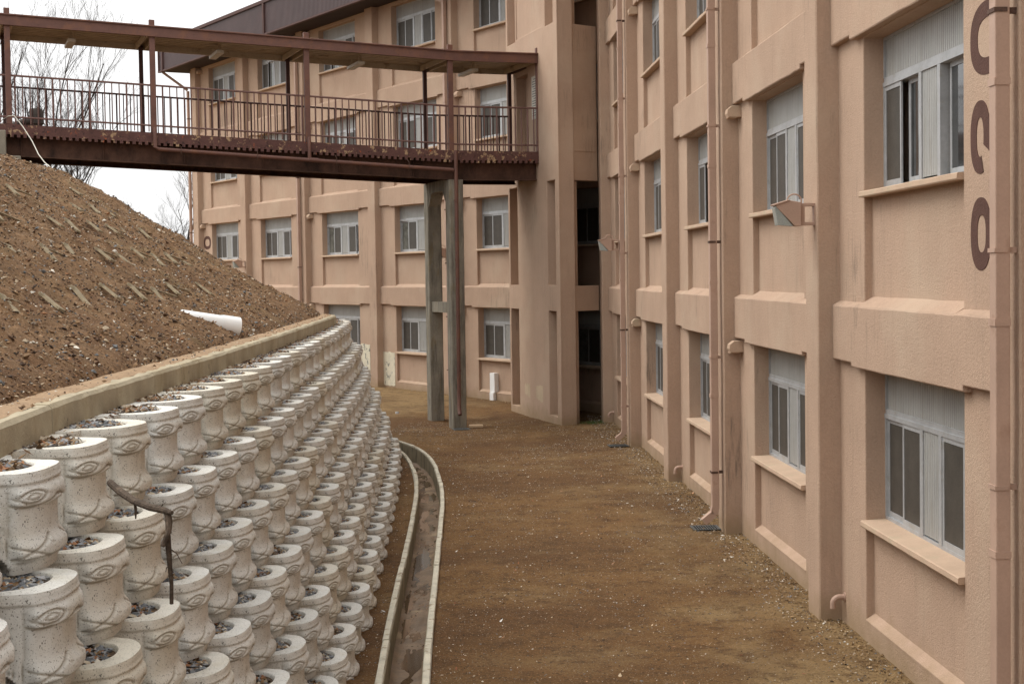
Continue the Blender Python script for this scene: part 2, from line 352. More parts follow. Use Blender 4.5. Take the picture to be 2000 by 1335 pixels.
# channel body
def ribbon(P, N, prof, closed=False, jit=0, zoff=0):
    """loft a (offset, z) profile along path P"""
    vs = []; fs = []; m = len(prof)
    for i, q in enumerate(P):
        for (o, z) in prof:
            w = q-N[i]*o
            vs.append((w.x+(rnd.uniform(-jit, jit) if jit else 0), w.y, z+zoff+(rnd.uniform(-jit, jit) if jit else 0)))
    for i in range(len(P)-1):
        for k in range(m if closed else m-1):
            k2 = (k+1) % m; fs.append((i*m+k, i*m+k2, (i+1)*m+k2, (i+1)*m+k))
    if closed: fs.append(tuple(range(m))); fs.append(tuple(range((len(P)-1)*m, len(P)*m))[::-1])
    return vs, fs
ch = empty('drainage_channel', (-1.2, 18, 0), 'narrow open concrete drain curving along the foot of the planter wall, muddy water inside', 'drain')
N = normals2(CHL)
SEG = 5
for side in (0, 1):
    o0, o1 = ((-WT, 0.) if side == 0 else (CW, CW+WT))
    lip = MB(); inn_ = MB(); i = 0
    while i < len(CHL)-1:
        j = min(i+SEG, len(CHL)-1)
        P = [q.copy() for q in CHL[i:j+1]]; NN = N[i:j+1]
        if len(P) > 1: P[-1] = P[-1]+(P[-2]-P[-1]).normalized()*.012
        h_ = rnd.uniform(-.006, .006); s_ = rnd.uniform(-.008, .008)
        prof = [(o0+s_, -.5), (o0+s_, .03), (o0+.008+s_, .042), (o1-.008+s_, .042), (o1+s_, .03), (o1+s_, -.5)]
        vs, fs = ribbon(P, NN, prof, True, .003, h_); lip.add(vs, fs)
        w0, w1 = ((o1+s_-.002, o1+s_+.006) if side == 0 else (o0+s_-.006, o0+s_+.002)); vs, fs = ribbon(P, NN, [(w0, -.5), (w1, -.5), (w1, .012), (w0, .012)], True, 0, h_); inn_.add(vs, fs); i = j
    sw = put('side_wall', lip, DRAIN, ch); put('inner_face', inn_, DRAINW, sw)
bot = MB(); vs = []; fs = []
CHF = []
for i in range(len(CHL)-1):
    for k in range(4): CHF.append(CHL[i].lerp(CHL[i+1], k/4))
CHFN = normals2(CHF)
for i, q in enumerate(CHF):
    for k in range(13):
        w = q-CHFN[i]*(CW*k/12); vs.append((w.x, w.y, -.320+.030*fbm(w.x*4, w.y*.9, 5)+.010*fbm(w.x*14, w.y*9, 8)+.016*max(0, abs(k-6)-4)))
for i in range(len(CHF)-1):
    for k in range(12): a = i*13+k; fs.append((a, a+1, a+14, a+13))
bot.add(vs, fs); put('channel_bed', bot, MUD, ch, smooth=True, ang=0)
wv, wf = ribbon(CHL, N, [(-.01, -.322), (CW+.01, -.322)])
wt = MB(); wt.add(wv, wf); wo = put('water', wt, WATER, norm=True); tag(wo, kind='structure')

# ------------------------------------------------------------------ hill of loose soil
FP = [(-2.40, 0), (-2.62, 5), (-2.93, 8.3), (-3.05, 10.2), (-3.11, 13.0), (-3.13, 15), (-3.19, 18), (-3.27, 21), (-3.37, 24), (-3.52, 28), (-3.64, 30.6), (-3.95, 32.4), (-4.9, 35.3), (-6.2, 38.5), (-8.0, 43.), (-10.5, 50), (-13, 57)]
FPs = smooth_path(FP, .09); FN = normals2(FPs)
ds = list(np.concatenate([[-.07, -.02], np.arange(.04, 6.6, .08), [6.8, 7.2, 8, 10, 14, 20, 35, 60]]))
def hprof(d):
    if d < 0: return -.05
    z = .60*d-.13*min(d, 1.0)+.05*(1-math.exp(-d*9))
    if d > 4.5: z = z-(.60)*(d-4.5)+.60*.5*(1-math.exp(-(d-4.5)/.5))
    if d > 8: z += .03*(d-8)
    return z
def hz(x, y, d):
    a = min(1, max(0, d/.3))
    return 3.025+hprof(d)+a*(.055*fbm(x*1.4, y*1.4, 1.)+.045*fbm(x*5, y*5, 2.)+.024*fbm(x*17, y*17, 7.))
mb = MB(); vs = []; fs = []
sub = [i for i in range(len(FPs))]
for i in sub:
    for d in ds:
        w = FPs[i]+FN[i]*d; vs.append((w.x, w.y, hz(w.x, w.y, d)+rnd.uniform(-.004, .004)))
m_ = len(ds)
for i in range(len(sub)-1):
    for k in range(m_-1): a = i*m_+k; fs.append((a, a+m_, a+m_+1, a+1))
mb.add(vs, fs); hl = put('hill', mb, HILL, smooth=True, norm=False, ang=0); tag(hl, kind='structure')
# filled core below the hill shelf so the mass is closed towards the planters
core = MB(); cp = smooth_path([(a-.02, b) for a, b in CURBP]+[(-8, 37.), (-12, 44)], .6); cn = normals2(cp)
vs, fs = ribbon(cp, cn, [(-.12, -.1), (-.12, 2.8), (-.12, 2.97), (-1.2, 2.97)]); core.add(vs, fs)
o = put('hill_base', core, SAND, norm=True); tag(o, kind='structure')

# stones (merged rubble)
OCT_V = np.array([(1, 0, 0), (-1, 0, 0), (0, 1, 0), (0, -1, 0), (0, 0, 1), (0, 0, -1)], float)
OCT_F = np.array([(0, 2, 4), (2, 1, 4), (1, 3, 4), (3, 0, 4), (2, 0, 5), (1, 2, 5), (3, 1, 5), (0, 3, 5)])
rng = np.random.default_rng(3)
def stones(name, pts, size, cols, flat=.6, elong=1.6, parent=None, mat_=STONE):
    n = len(pts); V = np.repeat(OCT_V[None], n, 0)*(1+rng.uniform(-.3, .3, (n, 6, 1)))
    sc = np.stack([size*rng.uniform(.8, elong, n), size*rng.uniform(.6, 1., n), size*rng.uniform(flat*.6, flat*1.2, n)], 1)
    V = V*sc[:, None, :]
    a = rng.uniform(0, 2*PI, n); t = rng.uniform(-.7, .7, n)
    c, s_ = np.cos(a), np.sin(a); ct, st = np.cos(t), np.sin(t)
    x = V[..., 0]*ct[:, None]+V[..., 2]*st[:, None]; z = -V[..., 0]*st[:, None]+V[..., 2]*ct[:, None]; y = V[..., 1]
    X = x*c[:, None]-y*s_[:, None]; Y = x*s_[:, None]+y*c[:, None]
    V = np.stack([X, Y, z], 2)+np.asarray(pts)[:, None, :]
    F = (OCT_F[None]+(np.arange(n)*6)[:, None, None]).reshape(-1, 3)
    me = bpy.data.meshes.new(name); me.from_pydata(V.reshape(-1, 3).tolist(), [], F.tolist())
    colattr(me, np.repeat(np.concatenate([cols, np.ones((n, 1))], 1), 6, 0))
    me.materials.append(mat_); o = bpy.data.objects.new(name, me); C.objects.link(o)
    if parent is not None: o.parent = parent
    return o
def stone_cols(n, pal, w, jit=.25):
    k = rng.choice(len(pal), n, p=np.array(w)/sum(w)); c = np.array(pal)[k]*(1+rng.uniform(-jit, jit, (n, 1))); return np.clip(c, 0, 1)
PAL = [(.22, .135, .07), (.10, .055, .03), (.40, .32, .22), (.13, .135, .135), (.58, .54, .46), (.27, .13, .06), (.045, .028, .018)]
pts = []; sz = []
NH = 130000
ii = rng.integers(0, len(FPs)-1, NH*2); dd = rng.uniform(-.1, 5.6, NH*2)**1.0
for i, d in zip(ii, dd):
    w = FPs[i]+FN[i]*d; x, y = w.x, w.y
    if y < 6 or y > 34: continue
    if fbm(x*.9, y*.9, 11.)+rng.uniform(-.5, .5) < -.4: continue
    s_ = .0055+.013*rng.random()**2+(.026*rng.random() if rng.random() < .04 else 0)
    pts.append((x, y, hz(x, y, d)+s_*.2)); sz.append(s_)
    if len(pts) >= NH: break
o = stones('slope_rubble', pts, np.array(sz), stone_cols(len(pts), PAL, [30, 22, 12, 8, 5, 4, 20])); tag(o, 'loose brown and grey rubble strewn over the soil bank', 'rubble', kind='stuff')

pts = []; sz = []
for _ in range(7000):
    if rng.random() < .8:
        u = rng.uniform(-7, 24); k = u % 5.79; pw_ = .26 if 1.0 < k < 1.6 else .02; w = pw_+abs(rng.normal(0, .22)); q = Vector((3.5402, 16.145))+Vector((-.0427, .99909))*u+Vector((-.99909, -.0427))*w
    else:
        u = rng.uniform(-3, 12); w = .02+abs(rng.normal(0, .2)); q = Vector((-1.0208, 48.906))+Vector((-.5092, .8606))*u+Vector((-.8606, -.5092))*w
    s_ = .005+.015*rng.random()**2.5; pts.append((q.x, q.y, gz(q.x, q.y)-.008+s_*.3+.03*max(0, .12-w)*4*rng.random())); sz.append(s_)
o = stones('soil_clods', pts, np.array(sz), stone_cols(len(pts), [(.28, .185, .09), (.20, .125, .06), (.34, .25, .15), (.22, .21, .19)], [44, 28, 8, 3]), flat=.75, elong=1.3); tag(o, 'dry crumbled soil heaped along the foot of the building walls', 'soil clods', kind='stuff')
pts = []; sz = []
for _ in range(900):
    i = rnd.randrange(len(CHL)-1); w = CHL[i]-N[i]*(CW*rnd.random())
    if fbm(w.y*1.1, 3.)+rnd.uniform(-.4, .4) < 0.05: continue
    pts.append((w.x, w.y+rnd.uniform(-.2, .2), -.313)); sz.append(rnd.uniform(.004, .016))
o = stones('channel_litter', pts, np.array(sz), stone_cols(len(pts), [(.06, .035, .02), (.16, .07, .03), (.30, .2, .12), (.03, .02, .015)], [20, 12, 6, 20]), flat=.3, elong=2.2); tag(o, 'dark leaves and debris lying in the concrete drain', 'debris', kind='stuff')
# stones on the ground
pts = []; sz = []
for _ in range(60000):
    y = 13.5+rng.random()**.8*29; x = rng.uniform(-3.0, 3.6)
    cl = chx(y)
    if cl-WT-.02 < x < cl+CW+WT+.03: continue
    dwall = (3.6-.0428*(y-14))-x
    q = fbm(x*.55, y*.35, 21.)+rng.uniform(-.6, .6)
    if q < -.05 and dwall > .5: continue
    s_ = .005+.008*rng.random()**3+(.012*rng.random() if rng.random() < .02 else 0)
    if dwall < .6: s_ *= 1.5
    pts.append((x, y, gz(x, y)-.01+s_*.15)); sz.append(s_)
o = stones('ground_gravel', pts, np.array(sz), stone_cols(len(pts), [(.23, .15, .08), (.42, .34, .25), (.17, .17, .17), (.66, .62, .54), (.07, .045, .028)], [28, 18, 14, 9, 24])); tag(o, 'small gravel scattered over the brown dirt yard', 'gravel', kind='stuff')

exec_parts = True
# ------------------------------------------------------------------ building
H = 3.3; SILL = 1.221; HEAD = 2.741; TOPZ = 12.8
class Fr:      # facade frame: u along, w outward, z up
    def __init__(s, O, U, N): s.O = Vector((*O, 0)); s.U = Vector((*U, 0)).normalized(); s.N = Vector((*N, 0)).normalized(); s.rz = math.atan2(s.U.y, s.U.x)
    def P(s, u, w, z): return s.O+s.U*u+s.N*w+Vector((0, 0, z))
    def box(s, mb, u0, u1, w0, w1, z0, z1):
        v = [s.P(u, w, z) for u in (u0, u1) for w in (w0, w1) for z in (z0, z1)]
        mb.add(v, [(0, 1, 3, 2), (4, 6, 7, 5), (0, 4, 5, 1), (2, 3, 7, 6), (0, 2, 6, 4), (1, 5, 7, 3)])
Ru = Vector((-.98938, 23.169)).normalized(); RF = Fr((3.5402, 16.145), Ru, (-Ru.y, Ru.x))
Lu = Vector((-11.66, 19.706)).normalized(); LF = Fr((-1.0208, 48.906), Lu, (-Lu.y, Lu.x))
RU = {-1: -6.0, 0: 0., 1: 5.78, 2: 11.61, 3: 17.42, 4: 23.16}
LU = {-1: -5.15, 0: 0., 1: 5.55, 2: 11.46, 3: 17.4, 4: 22.93}
bld = empty('school_building', (3, 30, 0), 'long salmon pink stucco building, four storeys of aluminium windows round a stair tower', 'building')

def grid_face(fr, us, zs, depth, mb, ret=-.6):
    """front sheet of cells at depth(i,k) with step faces between; outer border steps back to -0.6"""
    nu, nz_ = len(us)-1, len(zs)-1; D = [[depth((us[i]+us[i+1])/2, (zs[k]+zs[k+1])/2) for k in range(nz_)] for i in range(nu)]
    idx = {}
    def vid(u, w, z):
        key = (round(u, 4), round(w, 4), round(z, 4))
        if key not in idx: idx[key] = len(vs); vs.append(fr.P(u, w, z))
        return idx[key]
    vs = []; fs = []
    for i in range(nu):
        for k in range(nz_):
            d = D[i][k]; u0, u1, z0, z1 = us[i], us[i+1], zs[k], zs[k+1]
            fs.append((vid(u0, d, z0), vid(u0, d, z1), vid(u1, d, z1), vid(u1, d, z0)))
            e = D[i+1][k] if i+1 < nu else -.6
            if abs(e-d) > 1e-6: fs.append((vid(u1, d, z0), vid(u1, d, z1), vid(u1, e, z1), vid(u1, e, z0)))
            if i == 0: fs.append((vid(u0, d, z0), vid(u0, ret, z0), vid(u0, ret, z1), vid(u0, d, z1)))
            e = D[i][k+1] if k+1 < nz_ else -.6
            if abs(e-d) > 1e-6: fs.append((vid(u0, d, z1), vid(u0, e, z1), vid(u1, e, z1), vid(u1, d, z1)))
    mb.add(vs, fs)
WW = 3.08
def wing(name, fr, UK, ulo, uhi, lows):
    us = {ulo, uhi}; bays = sorted(UK)
    for k in bays: us |= {UK[k]-WW, UK[k]}
    us = sorted(u for u in us if ulo <= u <= uhi)
    zs = [-.4, .22, SILL-.055, HEAD]
    for i in (1, 2, 3): zs += [i*H+.10, i*H+SILL-.055, i*H+HEAD]
    zs += [TOPZ]
    def depth(u, z):
        for k in bays:
            if UK[k]-WW < u < UK[k]:
                if z < .22: return 0.
                f = z % H; 
                if z > 3*H+HEAD: return 0.
                if f < .1 and z > 1: return 0.
                if f < SILL-.055: return -.085
                if f < HEAD: return -.34
                return 0.
        return 0.
    mb = MB(); grid_face(fr, us, zs, depth, mb)
    put('wall', mb, STUCCO, bld, norm=True, bevel=.012)
    mb = MB(); fr.box(mb, ulo, uhi, -9, -.59, -.4, TOPZ); put('wall', mb, STUCCO, bld)
    # plinth slopes in the spandrel recess of the ground floor + bands
    for k in bays:
        u1 = UK[k]; u0 = u1-WW
        mb = MB(); mb.prism([(-.10, .19), (.004, .19), (.004, .21), (-.10, .29)], lambda q, t: fr.P(t, q[0], q[1]), max(u0+.002, ulo), u1-.002); put('plinth', mb, STUCCO, bld)
def loft_band(fr, ua, ub, u0, u1, i, mb):
    """projecting belt between pilasters; deeper underside over the window, sloped top"""
    zb, zt = i*H-.50, i*H+.075
    brk = [(ua, 0, 0), (u0-.22, 0, 0), (u0-.2199, 1, 0), (u0, 1, 0), (u0+.0001, 1, 1), (u1, 1, 1), (u1+.0001, 1, 0), (u1+.22, 1, 0), (u1+.2201, 0, 0), (ub, 0, 0)]
    brk = [q for q in brk if ua-1e-6 <= q[0] <= ub+1e-6]
    st = []
    for a, b in zip(brk[:-1], brk[1:]):
        st.append(a); n = int((b[0]-a[0])/.3)
        for q in range(1, n): st.append((a[0]+(b[0]-a[0])*q/n, a[1], a[2]))
    st.append(brk[-1]); vs = []; fs = []
    for (u, dz, rec) in st:
        j = lambda s=.004: rnd.uniform(-s, s)
        back = -.095 if rec else -.01
        zbb = zb-(.045 if dz else 0)+j(.003)
        pr = [(-.03, zbb), (.075+j(.002), zbb), (.083+j(.002), zbb+.012), (.083+j(.002), zt-.015+j()), (.07, zt+j()), (back, zt+(.10 if rec else .045)+j()), (-.12, zt+.02)]
        vs += [fr.P(u, w, z) for w, z in pr]
    m = 7
    for q in range(len(st)-1):
        for k in range(m): k2 = (k+1) % m; fs.append((q*m+k, q*m+k2, (q+1)*m+k2, (q+1)*m+k))
    fs.append(tuple(range(m))); fs.append(tuple(range((len(st)-1)*m, len(st)*m))[::-1]); mb.add(vs, fs)
def pilaster(fr, ua, ub, w1, z1=TOPZ, z0=-.4):
    mb = MB(); n = 26; vs = []; fs = []; c = .014
    for q in range(n+1):
        z = z0+(z1-z0)*q/n; j = [rnd.uniform(-.004, .004) for _ in range(4)]
        pr = [(ua+j[0], -.05), (ua+j[0], w1-c+j[2]), (ua+c+j[0], w1+j[2]), (ub-c+j[1], w1+j[3]), (ub+j[1], w1-c+j[3]), (ub+j[1], -.05)]
        vs += [fr.P(u, w, z) for u, w in pr]
    for q in range(n):
        for k in range(5): fs.append((q*6+k, q*6+k+1, q*6+k+7, q*6+k+6))
    fs.append(tuple(range(6))[::-1]); fs.append(tuple(range(n*6, n*6+6))); mb.add(vs, fs)
    return put('pilaster', mb, STUCCO, bld)

# --- window meshes in local (u from 0 to -WW, w, z from sill)
def ribbed(mb, u0, u1, w, z0, z1, pitch=.056, dep=.014):
    n = max(2, int(round(abs(u1-u0)/pitch))); vs = []; fs = []; us_ = [u0+(u1-u0)*k/n for k in range(n)]
    step = (u1-u0)/n; pr = []
    for a in us_: pr += [(a, w), (a+step*.12, w+dep), (a+step*.80, w+dep), (a+step*.92, w)]
    pr.append((u1, w))
    for (a, b) in pr: vs += [(a, b, z0), (a, b, z1)]
    for k in range(len(pr)-1): fs.append((2*k, 2*k+2, 2*k+3, 2*k+1))
    mb.add(vs, fs)
HT = HEAD-SILL
def window_meshes(variant):
    fr_ = MB(); gl = MB(); sc = MB(); pn = MB(); W0 = -.215
    b = lambda u0, u1, w0, w1, z0, z1, m=fr_: m.box(min(-u0, -u1), max(-u0, -u1), w0, w1, z0, z1)
    b(0, WW, W0-.10, W0+.012, 0.0, .045)                       # bottom track
    b(0, WW, W0-.10, W0+.02, 1.03, 1.075); b(0, WW, W0-.10, W0+.008, 1.075, 1.12)   # rail under the panel
    b(0, .035, W0-.10, W0+.015, .045, 1.03); b(WW-.035, WW, W0-.10, W0+.015, .045, 1.03)
    b(0, .03, W0-.06, W0+.012, 1.12, HT); b(WW-.03, WW, W0-.06, W0+.012, 1.12, HT); b(.03, WW-.03, W0-.06, W0+.012, HT-.03, HT)
    for a in (1.20, 1.76): b(a, a+.085, W0-.1, W0+.018, .045, 1.03)
    # screws / lower edge
    ribbed(pn, -.03, -WW+.03, W0-.02, 1.12, HT-.03); ribbed(pn, -1.285, -1.76, W0-.005, .06, 1.03, .055, .010)
    def sash(a, c, off, m, st=.04):
        b(a, a+st, off-.018, off, .045, 1.03); b(c-st, c, off-.018, off, .045, 1.03)
        b(a+st, c-st, off-.018, off, .045, .045+.055); b(a+st, c-st, off-.018, off, .985, 1.03)
        b(a+st, c-st, off-.012, off-.008, .10, .985, m)
    if variant == 0:
        sash(.035, .625, W0-.012, sc, .032); sash(.60, 1.20, W0+.008, sc); sash(1.845, 2.46, W0+.008, sc); sash(2.45, WW-.035, W0-.012, sc, .032)
    elif variant == 1:
        sash(.035, .60, W0+.008, sc); sash(.66, 1.20, W0-.055, gl); sash(1.90, 2.50, W0-.055, gl); sash(2.46, WW-.035, W0+.008, sc)
        b(.62, .66, W0-.1, W0-.06, .045, 1.03)
    elif variant == 2:
        sash(.035, .625, W0-.03, gl); sash(.60, 1.20, W0+.008, sc); sash(1.845, 2.46, W0+.008, sc); sash(2.45, WW-.035, W0-.03, gl)
    else:
        sash(.035, .625, W0+.008, sc); sash(.66, 1.20, W0-.055, gl); sash(1.845, 2.46, W0+.008, sc); sash(2.45, WW-.035, W0-.012, sc)
    def split(mb_, nm):
        out_ = []
        for k in range(0, len(mb_.v), 8):
            q = MB(); q.v = mb_.v[k:k+8]; q.f = [(0, 1, 3, 2), (4, 6, 7, 5), (0, 4, 5, 1), (2, 3, 7, 6), (0, 2, 6, 4), (1, 5, 7, 3)]; out_.append(q.mesh(nm))
        return out_
    return fr_.mesh('window'), split(gl, 'glass'), split(sc, 'insect_screen'), pn.mesh('ribbed_panel')
WM = []
for q in range(4):
    a = window_meshes(q); 
    for me in [a[0], a[3]]+a[1]+a[2]: fixn(me)
    a[0].materials.append(ALU); a[3].materials.append(PANEL)
    for q_ in a[2]: q_.materials.append(SCREEN)
    for n_q, q_ in enumerate(a[1]): q_.materials.append(GLASS2 if (q in (2, 3) and n_q == 0) else GLASS)
    WM.append(a)
mb = MB()      # sill slab
n = 10
vs = []; fs = []
for q in range(n+1):
    u = -WW*q/n; j = rnd.uniform(-.003, .003)
    vs += [(u, -.33, -.05), (u, .05+j, -.062), (u, .058+j, -.05), (u, .055+j, -.008+j), (u, .044, j), (u, -.20, .012), (u, -.33, .012)]
for q in range(n):
    for k in range(7): k2 = (k+1) % 7; fs.append((q*7+k, q*7+k2, q*7+7+k2, q*7+7+k))
fs.append(tuple(range(7))[::-1]); fs.append(tuple(range(n*7, n*7+7))); mb.add(vs, fs); SILLM = mb.mesh('sill'); fixn(SILLM); SILLM.materials.append(STUCCO2)
def put_window(fr, u, i, variant):
    z = i*H+SILL; me, gl, sc, pn = WM[variant]
    w = local('window', me, ALU, bld, fr.P(u, 0, z), fr.rz)
    for nm, m_ in [('glass', q) for q in gl]+[('insect_screen', q) for q in sc]+[('ribbed_panel', pn), ('sill', SILLM)]:
        c = bpy.data.objects.new(nm, m_); C.objects.link(c); c.parent = w
    return w
# backing behind all window openings is the -0.34 cell; darkness of the rooms is put into the opaque pane colours
wing('wall', RF, RU, -14, 24.70, None)  # ends early, leaving an open gap that lets light into the stairwell recess
wing('wall', LF, LU, -12, 25.25, None)
for fr, UK, first in ((RF, RU, -1), (LF, LU, -1)):
    for k in sorted(UK):
        for i in range(4):
            put_window(fr, UK[k], i, {(0, 1, 'R'): 1, (2, 1, 'R'): 3}.get((k, i, 'R' if fr is RF else 'L'), rnd.choice([0, 0, 0, 2, 3]) if fr is LF else 0))
        ua = (UK[k-1]+1.55) if (k-1) in UK else UK[k]-WW-1.05
        if fr is LF and k == -1: ua = -7.85
        for i in (1, 2, 3):
            if fr is LF and k == -1: continue
            mb = MB(); loft_band(fr, ua+.004, UK[k]+1.0-.004, UK[k]-WW, UK[k], i, mb); put('ledge', mb, STUCCO, bld)
        if not (fr is LF and k == -1): pilaster(fr, UK[k]+1.0, UK[k]+1.55, .24)
# eaves: soffit box, ribbed fascia, edge trim
def eave(fr, u0, u1):
    mb = MB(); fr.box(mb, u0, u1, -9, 1.12, 12.76, 12.82); put('soffit', mb, SOFFIT, bld)
    mb = MB()
    n = int((u1-u0)/.11); pr = []
    for k in range(n):
        a = u0+(u1-u0)*k/n; s = (u1-u0)/n; pr += [(a, 1.17), (a+s*.2, 1.195), (a+s*.75, 1.195), (a+s*.95, 1.17)]
    vs = []; fs = []
    for (a, b) in pr: vs += [fr.P(a, b, 12.76), fr.P(a, b, 13.88)]
    for k in range(len(pr)-1): fs.append((2*k, 2*k+2, 2*k+3, 2*k+1))
    mb.add(vs, fs); fr.box(mb, u0, u1, 1.05, 1.16, 12.75, 13.88)
    # end return
    fr.box(mb, u1-.05, u1+.03, -9, 1.20, 12.75, 13.88)
    fa = put('fascia', mb, EAVE, bld)
    mb = MB(); fr.box(mb, u0, u1+.06, 1.12, 1.25, 12.70, 12.76); fr.box(mb, u0, u1+.06, 1.10, 1.26, 13.88, 14.0); fr.box(mb, u1-.02, u1+.07, 1.0, 1.24, 12.72, 13.9)
    for uu in (u1-.6, u1-12.2): fr.box(mb, uu, uu+.14, 1.18, 1.26, 12.7, 13.9)
    put('trim', mb, STEELD, bld)
    mb = MB(); fr.box(mb, u0, u1, -9, 1.12, 13.85, 13.97); put('roof', mb, EAVE, bld)
eave(LF, -3.2, 25.75)  # cut short over the stairwell recess so skylight comes down into it
eave(RF, -14, 23.5)

# --- downpipes
def downpipe(fr, u, w, ztop, shoe=True, grey=False, s=(.13, .105), z0=.35):
    mb = MB(); hw = s[0]/2
    zz = [z0]; 
    while zz[-1] < ztop-.1: zz.append(min(ztop, zz[-1]+rnd.choice([1.62, 1.66, 1.7])))
    for a, b_ in zip(zz[:-1], zz[1:]): fr.box(mb, u-hw+.001, u+hw-.001, w, w+s[1]-.001, a+.004, b_-.004)
    pp = put('downpipe', mb, PIPEM, bld, bevel=.008)
    for a in zz[1:-1]:
        c = MB(); fr.box(c, u-hw-.006, u+hw+.006, w-.002, w+s[1]+.006, a-.03, a+.02); 
        cc_ = put('collar', c, PIPEM, pp)
    for a in np.arange(z0+.5, ztop, 1.65):
        c = MB(); fr.box(c, u-hw-.008, u+hw+.008, w+.02, w+s[1]+.008, a, a+.03); fr.box(c, u-.02, u+.02, w-.14, w+.02, a-.005, a+.035)
        put('bracket', c, PIPEM if rnd.random() < .5 else BRACKET, pp)
    if shoe:
        c = MB(); q0 = fr.P(u, w+s[1]/2, z0+.02); q1 = fr.P(u, w+s[1]/2+.02, z0-.09); q2 = fr.P(u+.0, w+s[1]/2+.17, z0-.20)
        c.beam(q0, q1, s[0], s[1], up=fr.N); c.beam(q1-Vector((0, 0, -.01)), q2, s[0], s[1]*.95, up=(0, 0, 1)); put('shoe', c, PIPEM, pp)
    return pp
downpipe(RF, -4.93, .30, 12.7, shoe=False, z0=.05)
downpipe(RF, 6.95, .30, 12.7)
downpipe(RF, 18.57, .30, 12.7)
downpipe(LF, 12.82, .28, 12.6, shoe=False, z0=.3)
downpipe(LF, 1.26, .28, 12.2, shoe=False, z0=.3)
downpipe(LF, 25.33, .02, 12.0, shoe=False, z0=.3)
mb = MB(); mb.beam(LF.P(25.33, .08, 11.95), LF.P(25.6, 1.1, 12.72), .10, .10); put('gutter_elbow', mb, PIPEM, bld)
mb = MB(); mb.beam(LF.P(1.26, .33, 12.15), LF.P(2.6, 1.1, 12.70), .12, .12); put('gutter_elbow', mb, PIPEM, bld)
# --- small hoods beside every second bay
def hood(fr, u, z):
    mb = MB(); prof = [(0.0, 0), (.18, 0), (.20, .05), (.19, .11), (.13, .16), (.0, .16)]
    mb.prism(prof, lambda q, t: fr.P(t, q[0], z+q[1]), u-.10, u+.10); mb.prism([(.05, -.012), (.19, -.012), (.19, .0), (.05, .0)], lambda q, t: fr.P(t, q[0], z+q[1]), u-.085, u+.085)
    put('vent_hood', mb, STUCCO2, bld, bevel=.015)
for k in (1, 3):
    for i in range(4): hood(RF, RU[k]+.86, i*H+2.60)
for k in (0, 2, 4):
    for i in range(4): hood(LF, LU[k]+.86, i*H+2.60)
# --- pipe elbows low on the wall
def elbow(fr, u, z=.20):
    mb = MB(); pts = [fr.P(u, -.02, z), fr.P(u, .06, z)]+[fr.P(u, .06+.07*math.sin(a), z-.07*(1-math.cos(a))) for a in np.linspace(.3, PI/2, 5)]+[fr.P(u, .13, z-.12)]
    mb.tube(pts, .030, 10); mb.tube([fr.P(u, .0, z), fr.P(u, .012, z)], .05, 12); put('overflow_elbow', mb, PIPEM, bld, smooth=True)
elbow(RF, .86, .27); elbow(RF, RU[2]+.86, .27); elbow(RF, RU[4]+.75, .27)

# --- painted numbers, turned on their side (8 3 0 from the bottom up)
def sup(cx, cz, a, b, n_, t0, t1, k=40):
    out_ = []
    for q in range(k+1):
        t = t0+(t1-t0)*q/k; c, s = math.cos(t), math.sin(t)
        out_.append((cx+a*abs(c)**(2/n_)*(1 if c >= 0 else -1), cz+b*abs(s)**(2/n_)*(1 if s >= 0 else -1)))
    return out_
def strip(mb, fr, outer, inner, w=.004):
    n = len(outer); vs = [fr.P(*[q[0], w, q[1]]) for q in outer]+[fr.P(q[0], w, q[1]) for q in inner]+[fr.P(q[0], -.02, q[1]) for q in outer]+[fr.P(q[0], -.02, q[1]) for q in inner]
    fs = []
    for i in range(n-1): fs += [(i, i+1, n+i+1, n+i), (i, 2*n+i, 2*n+i+1, i+1), (n+i, n+i+1, 3*n+i+1, 3*n+i)]
    mb.add(vs, fs)
def digits(fr, uc, z8, z3, z0):
    A, B = .43, .285
    m0 = MB(); strip(m0, fr, sup(uc, z0, A, B, 2.5, 0, 2*PI, 60), sup(uc, z0, A-.17, B-.13, 2.6, 0, 2*PI, 60)); put('painted_digit', m0, DIGIT, bld, norm=True)
    m3 = MB()
    for s in (1, -1):
        cu = uc+s*.205
        t0, t1 = (-.12*PI, 1.60*PI) if s == -1 else (-.60*PI, 1.12*PI)
        o_ = sup(cu, z3, .225, B, 2.3, t0, t1); i_ = sup(cu-s*.0, z3, .085, B-.13, 2.2, t0, t1); strip(m3, fr, o_, i_, .004+.001*(s > 0))
    put('painted_digit', m3, DIGIT, bld, norm=True)
    m8 = MB()
    for s in (1, -1): cu = uc+s*.195; strip(m8, fr, sup(cu, z8, .235, B, 2.3, 0, 2*PI, 50), sup(cu-s*.02, z8, .10, B-.14, 2.5, 0, 2*PI, 50), .004+.001*(s > 0))
    put('painted_digit', m8, DIGIT, bld, norm=True)
digits(RF, -3.70, 4.01, 4.765, 5.52)
digits(LF, 23.50, 3.77, 4.525, 5.28)

